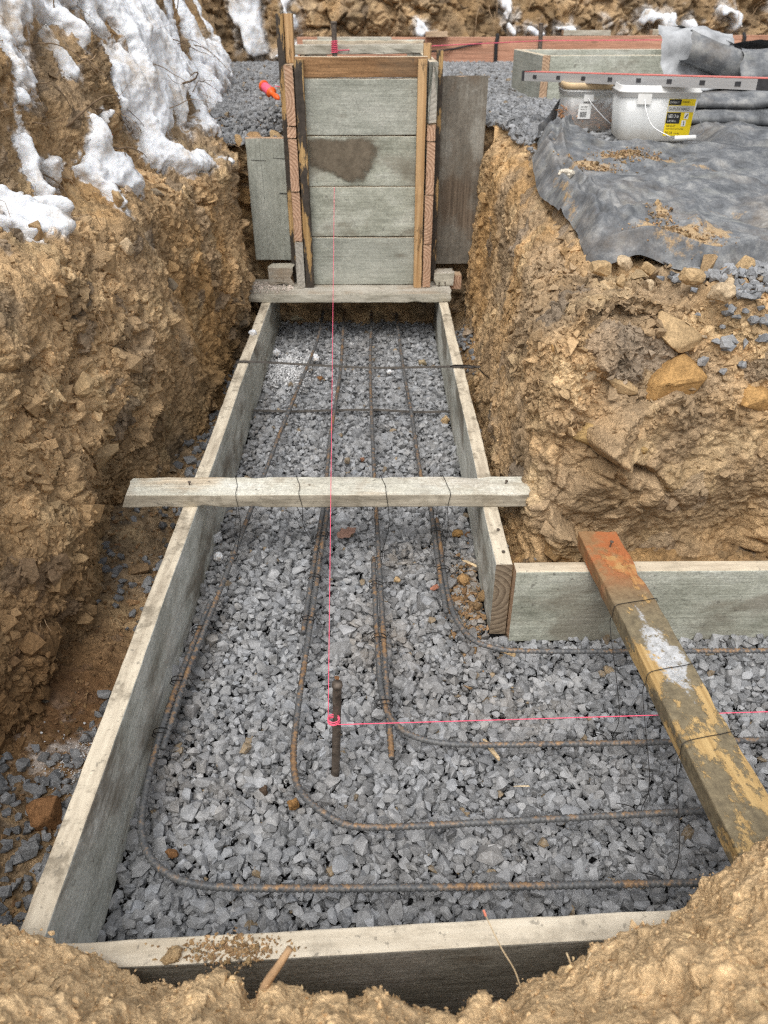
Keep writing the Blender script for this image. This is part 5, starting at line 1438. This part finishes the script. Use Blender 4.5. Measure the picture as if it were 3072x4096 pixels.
# ================================================================== ROCKS, CLODS, ROOTS, ODDS AND ENDS
def rock_mesh(name, seed, dims, col, npts=12, blocky=.5, rough=.05, sub=3):
    rr = random.Random(seed); bm = bmesh.new()
    for i in range(npts):
        v = Vector((rr.gauss(0, 1), rr.gauss(0, 1), rr.gauss(0, 1))).normalized()
        b = Vector([max(-.6, min(.6, c)) / .6 for c in v])
        v = v.lerp(b, blocky) * (1 - .12 * rr.random())
        bm.verts.new((v.x * .5, v.y * .5, v.z * .5))
    bmesh.ops.convex_hull(bm, input=bm.verts)
    bmesh.ops.delete(bm, geom=[v for v in bm.verts if not v.link_faces], context='VERTS')
    bmesh.ops.dissolve_limit(bm, angle_limit=R(14), verts=bm.verts, edges=bm.edges)
    bmesh.ops.bevel(bm, geom=bm.edges[:], offset=.035, segments=2, affect='EDGES', profile=.6)
    bmesh.ops.triangulate(bm, faces=bm.faces)
    for _ in range(sub - 1):
        bmesh.ops.subdivide_edges(bm, edges=[e for e in bm.edges if e.calc_length() > .07], cuts=1, use_grid_fill=True)
        bmesh.ops.triangulate(bm, faces=bm.faces)
    bm.verts.index_update()
    V = np.array([v.co[:] for v in bm.verts], np.float32); N = np.array([v.normal[:] for v in bm.verts])
    F = np.array([[v.index for v in f.verts] for f in bm.faces], np.int32); bm.free()
    V = V + (rough * fbm(V * 4 + seed, 4, seed) + rough * .4 * fbm(V * 14 + seed, 3, seed + 3))[:, None] * V / (np.linalg.norm(V, axis=1)[:, None] + 1e-6)
    c = np.array(col) * (1 + .25 * fbm(V * 5 + seed, 3, seed + 9))[:, None]
    V = V * np.array(dims)
    return np_mesh(name, V, F, np.clip(c, .01, .9), True)
_rk = [100]
def rock(name, loc, dims, rot, col, label, cat='rock', group=None, **kw):
    _rk[0] += 1
    o = link(name, rock_mesh(name, _rk[0], dims, col, **kw), CLOD)
    o.location = loc; o.rotation_euler = [R(a) for a in rot]
    return tag(o, label, cat, group)
BR = (.23, .12, .055); TN = (.44, .31, .17); PL_ = (.52, .40, .26); GR = (.26, .21, .15); OR = (.42, .25, .10)
rock('brown_rock', (-.600, .868, .034), (.058, .052, .060), (8, -6, 28), BR, 'brown cube-shaped rock on the gravel left of the left side board', npts=26, blocky=.95)
rock('flat_rock', (-.620, 1.600, .030), (.060, .040, .020), (6, 4, 15), (.24, .16, .09), 'flat brown stone on the soil left of the side board', npts=16)
rock('flat_rock', (-.700, 1.360, .030), (.055, .05, .02), (2, 8, 50), TN, 'tan flat stone on the soil at the foot of the left bank', npts=14)
# blocks set in the face of the right bank
rock('bank_block', (.690, 1.700, .500), (.130, .12, .17), (18, 24, 20), OR, 'largest ochre block in the face of the right bank', npts=20, blocky=.8, rough=.05)
rock('bank_block', (.700, 1.735, .612), (.105, .10, .07), (14, 28, 40), TN, 'tan block sitting on top of the largest block in the right bank', npts=20, blocky=.9)
rock('bank_block', (.560, 1.655, .385), (.19, .10, .065), (12, 22, -6), (.40, .27, .12), 'long cracked slab in the middle of the right bank face', npts=22, blocky=.9)
rock('bank_block', (.492, 1.690, .535), (.085, .08, .045), (10, 16, -10), PL_, 'left half of the cracked pale slab over the dark crevice', npts=20, blocky=.9)
rock('bank_block', (.577, 1.690, .520), (.085, .08, .045), (14, 20, -4), TN, 'right half of the cracked slab over the dark crevice', npts=20, blocky=.9)
rock('bank_block', (.435, 1.700, .560), (.05, .05, .13), (6, -22, 10), OR, 'upright orange block on the left edge of the right bank face', npts=18, blocky=.8)
rock('bank_block', (.905, 1.690, .47), (.10, .08, .06), (12, 10, 12), OR, 'ochre block at the right edge of the picture in the bank face', npts=18, blocky=.8)
rock('bank_block', (.475, 1.600, .10), (.09, .06, .09), (10, 12, 30), (.33, .21, .10), 'reddish block low in the corner beside the cross timber end', npts=16, blocky=.6)
# stones along the hem of the sheet
rock('rounded_rock', (.738, 1.795, .728), (.072, .06, .042), (0, 5, 12), TN, 'large smooth tan boulder below the middle of the sheet hem', npts=60, blocky=.1)
for i, (x, y, s, c, l) in enumerate(((.535, 1.85, .052, TN, 'tan boulder right under the torn corner of the sheet'), (.600, 1.885, .046, PL_, 'pale stone below the sheet hem, second from its torn corner'), (.655, 1.865, .040, TN, 'angular tan stone below the sheet hem, third from its torn corner'),
        (.78, 1.72, .058, PL_, 'squarish pale stone among the spilled blue gravel'), (.845, 1.86, .040, OR, 'ochre stone at the sheet hem near the right edge of the picture'), (.905, 1.90, .05, TN, 'tan boulder half under the sheet at the right edge of the picture'),
        (.82, 1.78, .034, PL_, 'small pale stone behind the squarish one in the spilled gravel'), (.56, 1.76, .030, TN, 'small tan stone on the crest left of the smooth boulder'), (.62, 1.74, .026, PL_, 'small pale stone on the crest in front of the smooth boulder'))):
    rock('loose_rock', (x, y, float(zup(x, y)) + .012), (s * 1.15, s, s * .75), (i * 17, i * 11, i * 40), c, l, npts=24, blocky=.3)
for x, y, l in ((.665, 1.80, 'lone blue grey stone left of the smooth boulder'), (.72, 1.73, 'lone blue grey stone in front of the smooth boulder')):
    rock('grey_stone', (x, y, float(zup(x, y)) + .014), (.032, .022, .018), (10, 20, 50), (.22, .23, .245), l, npts=12, blocky=.2, rough=.02)
# left bank
rock('bank_block', (-.600, 3.50, .690), (.07, .10, .13), (5, -12, 20), (.34, .21, .11), 'orange upright stone in the bank next to the grey upright board', npts=16, blocky=.5)
rock('rounded_rock', (-.745, 2.92, .835), (.05, .06, .04), (10, 12, 30), (.36, .26, .15), 'smooth tan boulder resting below the snow on the left bank', npts=40, blocky=.1)
for i, (x, y, z, s, c) in enumerate(((-.70, 2.62, .76, .05, GR), (-.66, 2.75, .70, .045, TN), (-.745, 2.35, .79, .05, TN), (-.70, 2.2, .70, .05, PL_), (-.66, 2.45, .52, .05, GR), (-.735, 1.95, .62, .05, PL_), (-.70, 1.7, .50, .06, TN), (-.63, 2.75, .28, .05, (.13, .12, .11)), (-.64, 2.55, .22, .055, OR))):
    rock('bank_stone', (x, y, z), (s * 1.2, s, s * .7), (i * 23, i * 31, i * 47), c, 'stone half bedded in the left bank', 'rock', 'stones bedded in the left bank', npts=14, blocky=.5)

# clods and small stones lying on the footing gravel
for x, y, s, c, l in ((.226, 1.775, .034, OR, 'crumbly orange clod beside the right side board'), (.252, 1.768, .020, BR, 'small brown clod just right of the orange clod'), (.219, 1.564, .034, (.36, .22, .10), 'brown stone near the end of the right side board'),
        (-.159, .900, .026, (.27, .15, .06), 'rusty clod touching the second bent bar'), (-.218, .930, .022, (.10, .07, .05), 'dark brown clod left of the rusty one'), (-.362, .800, .022, BR, 'brown clod inside the outermost bend'),
        (.244, 2.484, .034, TN, 'tan stone against the right side board behind the cross timber'), (.188, 3.02, .038, (.34, .27, .17), 'tan stone near the far strap on the gravel'), (-.099, 2.194, .026, GR, 'brown pebble behind the cross timber'), (-.05, 2.2, .018, (.25, .13, .08), 'small red brown pebble next to the brown one'),
        (.049, 1.566, .022, TN, 'smooth tan pebble between the third and fourth bars'), (.262, 1.50, .03, (.28, .18, .09), 'muddy clod at the corner of the boards'), (.245, 1.46, .024, (.23, .15, .08), 'small muddy clod at the corner of the boards'), (-.23, 2.87, .026, BR, 'brown clod just before the far strap')):
    rock('clod', (x, y, .016), (s * 1.1, s, s * .8), (x * 900, y * 700, x * 3000), c, l, 'clod', npts=22, blocky=.1, rough=.14)

# snow lumps
def snow_lump(loc, s, label):
    _rk[0] += 1
    me = rock_mesh('snow_lump', _rk[0], (s, s * .95, s * .85), (1, 1, 1), 40, .05, .12)
    o = link('snow_lump', me, SNOW); o.location = loc
    tag(o, label, 'snow')
snow_lump((-.425, 3.10, .03), .042, 'small snow lump close to the left side board at the far end')
snow_lump((-.262, 3.02, .034), .056, 'round snow lump on the gravel behind the far strap')
snow_lump((.05, 2.92, .018), .024, 'tiny snow lump between the middle bars')
snow_lump((-.478, 2.86, .205), .034, 'bit of snow on top of the left side board')
snow_lump((-.43, 1.668, .018), .030, 'bit of snow on the gravel against the left side board')
p = RNG.normal(0, 1, (2200, 2)) * (.055, .10) + (-.375, 2.98); p = p[(p[:, 0] > -.45)]
WS = mat_attr('granular_snow', .8, 60, .1)
scatter('snow_dusting', SMALL, np.column_stack([p, bed_z(p[:, 0], p[:, 1]) + .010]), .0065 * np.exp(RNG.normal(0, .4, len(p))), tilt_mats(len(p), .8, RNG), np.full((len(p), 3), .74), WS, 'dusting of grainy snow over the gravel at the far left', 'snow')
p = RNG.normal(0, 1, (500, 2)) * (.10, .05) + (-.45, 3.33); p = p[(p[:, 0] < -.36) & (p[:, 1] > 3.25) & (p[:, 1] < 3.43)]
scatter('snow_dusting', SMALL, np.column_stack([p, np.full(len(p), .241)]), .010 * np.exp(RNG.normal(0, .4, len(p))), tilt_mats(len(p), .8, RNG), np.array((.62, .54, .47)) * RNG.uniform(.6, 1.3, (len(p), 1)), WS, 'dirty crusted snow on the left end of the plank', 'snow')
p = RNG.normal(0, 1, (700, 2)) * (.03, .045) + (-.585, .98); p = p[p[:, 0] < -.5]
scatter('snow_dusting', SMALL, np.column_stack([p, floor_z(p[:, 0], p[:, 1]) + .004]), .0034 * np.exp(RNG.normal(0, .4, len(p))), tilt_mats(len(p), .8, RNG), np.full((len(p), 3), .66), WS, 'grainy snow on the red soil left of the side board', 'snow')
# white crust on the sheet
rock('dirt_clump', (.56, 2.43, .845), (.055, .05, .03), (0, 0, 20), (.62, .56, .46), 'pale crumbly clump on the left part of the sheet', 'clod', npts=40, blocky=0, rough=.2)
p = np.vstack([RNG.normal(0, 1, (260, 2)) * (.05, .018) + (.665, 2.53), RNG.normal(0, 1, (420, 2)) * (.055, .022) + (.79, 2.62), RNG.normal(0, 1, (200, 2)) * (.06, .02) + (.76, 1.985), RNG.normal(0, 1, (150, 2)) * (.02, .05) + (.735, 2.06)])
i0 = [int(np.argmin((SHP[:, 0] - x) ** 2 + (SHP[:, 1] - y) ** 2)) for x, y in p]
scatter('sheet_dirt', SMALL, np.column_stack([p, SHP[i0, 2] + .003]), .0065 * np.exp(RNG.normal(0, .5, len(p))), tilt_mats(len(p), .8, RNG), frag_cols(len(p), (.30, .20, .11)), CLOD, 'brown crumbs of dirt lying on the black sheet', 'dirt')
# dirt on the near board
rock('dirt_clump', (-.275, .532, .204), (.03, .026, .02), (0, 0, 20), TN, 'tan crumb on the left part of the near board', 'clod', npts=30, blocky=0, rough=.15)
p = RNG.normal(0, 1, (500, 2)) * (.035, .010) + (-.20, .540)
scatter('board_dirt', SMALL, np.column_stack([p, np.full(len(p), .201)]), .0055 * np.exp(RNG.normal(0, .4, len(p))), tilt_mats(len(p), .8, RNG), frag_cols(len(p), (.38, .25, .13)), CLOD, 'sandy dirt spilled on the near board', 'soil')

# leaves, slivers of wood
def leaf(loc, L, W, rz, curl, col, label):
    n, k = 14, 7; P = np.zeros((n, k, 3)); rr = random.Random(int(L * 1e4))
    for i in range(n):
        t = i / (n - 1); w = W * math.sin(math.pi * min(1, t * .92 + .06)) ** .7 * (1 + .25 * math.sin(t * 19))
        for j in range(k):
            s = j / (k - 1) * 2 - 1
            P[i, j] = ((t - .5) * L, s * w / 2, curl * (s * s) * w + .10 * L * math.sin(3 * t + s) ** 2)
    f = P.reshape(-1, 3); c = np.array(col) * (1 + .2 * fbm((f * 80).astype(np.float32), 3, 5))[:, None]
    o = link('dry_leaf', np_mesh('dry_leaf', f, grid_faces(n, k), c, True), CLOD)
    o.location = loc; o.rotation_euler = (R(8), R(-6), R(rz)); tag(o, label, 'leaf')
leaf((-.086, 1.765, .024), .062, .036, 35, .1, (.28, .17, .13), 'crumpled brown leaf on the gravel just below the cross timber')
leaf((.405, 3.20, .07), .075, .035, 25, .5, (.38, .30, .22), 'curled dry leaf in the gap right of the form')
leaf((-.37, 3.50, .03), .07, .04, -15, .3, (.33, .29, .2), 'pale curled leaf under the plank at the far left')
def sliver(loc, L, w, rz, col, label, name='wood_sliver', ry=4):
    _rk[0] += 1
    o = link(name, rock_mesh(name, _rk[0], (L, w, w * .6), col, 18, .7, .05), CLOD); o.location = loc; o.rotation_euler = (R(12), R(ry), R(rz)); tag(o, label, 'wood sliver')
sliver((.287, 1.284, .030), .058, .011, -28, (.56, .40, .22), 'tan splinter of wood beside the innermost bend')
sliver((.221, 1.011, .028), .062, .011, -62, (.58, .44, .27), 'pale splinter lying under the dark bent bar')
sliver((.240, 1.623, .026), .055, .008, -35, (.60, .46, .28), 'thin splinter near the right side board')
sliver((.199, 1.354, .026), .034, .008, -60, (.62, .52, .36), 'short pale splinter inside the innermost bend')
sliver((.142, 1.522, .024), .030, .014, 40, (.45, .2, .13), 'small reddish chip left of the fourth bar', 'wood_chip')
sliver((.27, .93, .02), .035, .004, 5, (.62, .5, .34), 'tiny straw-coloured splinter in the lower right gravel')
sliver((-.055, .975, .284), .010, .008, 0, (.2, .1, .05), 'brown crumb on top of the near stake', 'crumb')
bpy.data.objects['crumb'].location = (-.0725, .958, .280)
# foil-like white scrap against the left board
o = link('plastic_scrap', rock_mesh('plastic_scrap', 777, (.03, .012, .05), (.75, .76, .78), 14, .2, .2), CLOD); o.location = (-.443, 1.74, .03); o.rotation_euler = (.2, .3, .4)
tag(o, 'white scrap standing against the left side board', 'scrap')

# ---------------------------------------------------------------- roots
g = G('root_bark'); v = g.tc()
ROOT = g.fin(g.ramp(g.noise(v, 60, 4, .6), [(.3, (.10, .07, .045)), (.7, (.24, .17, .11))]), .9, None, spec=.15)
FINE = mat_plain('fine_root', (.36, .25, .15), .9, 0, .3, 60)
VLs = VLf
def nearest(V, y, z):
    return int(np.argmin((V[:, 1] - y) ** 2 + (V[:, 2] - z) ** 2))
rr = random.Random(21)
def root_path(p, n, L, droop, wander, steps=14, out=.35):
    d = Vector(n) * out + Vector((0, rr.uniform(-1, 1), rr.uniform(-.6, .5))); d.normalize(); P = [Vector(p) - Vector(n) * .015]
    for i in range(steps):
        d = d + Vector((rr.gauss(0, wander), rr.gauss(0, wander), rr.gauss(0, wander) - droop)); d.normalize(); P.append(P[-1] + d * L / steps)
    return [tuple(q) for q in P]
ROOTS = [(2.25, 1.00, .17, .0024), (2.36, .97, .22, .0042), (2.42, .93, .20, .0040), (2.30, 1.08, .20, .0020), (2.55, 1.0, .24, .0020), (2.62, 1.12, .22, .0022), (2.45, 1.16, .26, .0022), (2.7, 1.22, .20, .0026), (2.78, .98, .22, .0020), (2.9, .9, .2, .002), (2.85, 1.05, .22, .0024), (3.0, .95, .24, .0022),
         (3.1, 1.1, .22, .0022), (3.3, 1.0, .28, .0045), (3.45, .95, .26, .0026), (3.6, 1.05, .24, .0024), (3.7, 1.15, .26, .0028), (3.9, 1.1, .24, .003), (4.1, 1.05, .26, .003), (4.3, 1.15, .3, .0032), (4.5, 1.1, .3, .0032), (4.8, 1.2, .35, .004), (5.1, 1.1, .35, .004), (2.2, .90, .2, .0028), (2.08, .93, .17, .0022), (2.5, .88, .22, .002), (2.95, 1.25, .24, .0028), (3.2, 1.27, .24, .0028)]
for y, z, L, r in ROOTS:
    i = nearest(VLs, y, z)
    m = MB(); P = root_path(VLs[i], NLf[i], L, .05, .16, 14, .55); m.tube(P, r, 6, .3)
    if rr.random() < .6:
        q = P[rr.randint(5, 9)]; m.tube(root_path(q, NLf[i], L * .5, .06, .2, 8, .3)[1:], r * .5, 5, .3)
    tag(m.build('root', ROOT, None, True), 'bare brown root sticking out of the snowy upper part of the left bank', 'root', 'roots sticking out of the left bank')
def fine_roots(name, V, N, sel, n, L, r, label):
    m = MB(); idx = np.where(sel)[0]
    for i in RNG.choice(idx, n):
        m.tube(root_path(V[i], N[i], L * rr.uniform(.5, 1.4), .12, .28, 10, .22), r * rr.uniform(.6, 1.4), 3, .4)
    tag(m.build(name, FINE), label, 'roots', kind='stuff')
fine_roots('fine_roots', VLs, NLf, (VLs[:, 2] > .15) & (VLs[:, 2] < .95) & (VLs[:, 1] > 1.0) & (VLs[:, 1] < 3.4), 110, .085, .0009, 'hair-thin roots hanging from the left bank')
fine_roots('fine_roots', VLs, NLf, (VLs[:, 2] > .8) & (VLs[:, 2] < 1.4) & (VLs[:, 1] > 1.8) & (VLs[:, 1] < 6), 120, .16, .0012, 'thin roots hanging over the snow of the left bank')
fine_roots('fine_roots', VR, NRf, (VR[:, 2] > .1) & (VR[:, 2] < .75) & (VR[:, 1] < 3.0) & (VR[:, 0] < 1.1), 70, .08, .0009, 'hair-thin roots hanging from the right bank')
nf = np.tile(np.array([[0, -1., 0]]), (len(PFs), 1))
fine_roots('fine_roots', PFs - np.array((0, .1, 0)), nf, (PFs[:, 2] > 1.0) & (PFs[:, 2] < 1.7), 150, .30, .0035, 'roots dangling from the far bank')

# blurred stub of root and grass stalks on the foreground bank
m = MB(); m.tube(spline([(-.135, .400, .33), (-.128, .425, .345), (-.112, .436, .368), (-.099, .447, .384)], .006), .0056, 8, .7)
o = m.build('root_stub', mat_plain('pale_root', (.45, .29, .16), .85, 0, .25, 70), None, True); tag(o, 'thick broken root stub poking up from the foreground soil', 'root')
m = MB(); m.tube(spline([(.158, .425, .33), (.150, .437, .352), (.135, .452, .372), (.121, .48, .384)], .006), .0009, 5, .8)
o = m.build('grass_stalk', mat_plain('dry_stalk', (.55, .43, .27), .85, 0, .2, 70), None, True)
MB().tube([(.121, .48, .384), (.1185, .486, .387)], .0014, 5).build('tip', mat_plain('pink_tip', (.6, .2, .13), .8), o)
tag(o, 'thin dry stalk with a pinkish tip leaning from the foreground soil', 'stalk')
for x, l in ((.222, 'small upright rootlet at the right brink of the foreground soil'), (.238, 'curled rootlet beside the upright one on the foreground brink')):
    m = MB(); m.tube(spline([(x, .440, .30), (x - .004, .448, .335), (x - .010 if x < .23 else x + .002, .455, .352)], .006), .0018, 5, .6)
    tag(m.build('rootlet', bpy.data.materials['dry_stalk'], None, True), l, 'root')
for i, (x, y, z, s_, c_, l) in enumerate(((-.50, 3.53, .800, .07, (.36, .23, .12), 'brown stone on the rubble edge above the grey upright board'), (-.42, 3.54, .805, .055, TN, 'tan stone on the rubble edge beside the tall post'), (-.57, 3.52, .79, .06, (.40, .27, .14), 'ochre stone on the rubble edge at the foot of the snow'))):
    rock('loose_rock', (x, y, z), (s_ * 1.2, s_, s_ * .7), (i * 30, 12, i * 50), c_, l, npts=18, blocky=.4)
# ================================================================== CAMERA AND LIGHT
cam = bpy.data.cameras.new('camera'); co = bpy.data.objects.new('camera', cam); COL.objects.link(co)
co.location = (0, 0, 1.25); co.rotation_euler = (R(90 - 33.2), 0, R(-.55))
cam.sensor_fit = 'VERTICAL'; cam.sensor_height = 36; cam.lens = 27.03
cam.clip_start = .02; cam.clip_end = 300
cam.dof.use_dof = True; cam.dof.focus_distance = 1.5; cam.dof.aperture_fstop = 6.8
scene.camera = co

w = bpy.data.worlds.new('World'); scene.world = w; w.use_nodes = True
nt = w.node_tree; bg = nt.nodes['Background']
sky = nt.nodes.new('ShaderNodeTexSky'); sky.sky_type = 'NISHITA'; sky.sun_disc = False
sky.sun_elevation = R(58); sky.sun_rotation = R(200); sky.air_density = 1.0; sky.dust_density = 3.0; sky.ozone_density = 1.0
hs = nt.nodes.new('ShaderNodeHueSaturation'); hs.inputs['Saturation'].default_value = .22
nt.links.new(sky.outputs[0], hs.inputs['Color']); nt.links.new(hs.outputs[0], bg.inputs['Color'])
bg.inputs['Strength'].default_value = .21
sun = bpy.data.lights.new('sun', 'SUN'); so = bpy.data.objects.new('sun', sun); COL.objects.link(so)
sun.energy = 2.1; sun.angle = R(45); sun.color = (1, .965, .91)
el, az = R(58), R(200)                                   # behind the camera, a little to its left
dirv = Vector((math.sin(az) * math.cos(el), math.cos(az) * math.cos(el), math.sin(el)))
so.rotation_euler = dirv.to_track_quat('Z', 'Y').to_euler(); so.location = (0, 0, 6)
scene.view_settings.view_transform = 'Standard'; scene.view_settings.look = 'None'; scene.view_settings.exposure = 0
scene.cycles.max_bounces = 8; scene.cycles.diffuse_bounces = 4
scene.cycles.use_denoising = False
scene.cycles.filter_width = 1.25
scene.cycles.use_adaptive_sampling = False
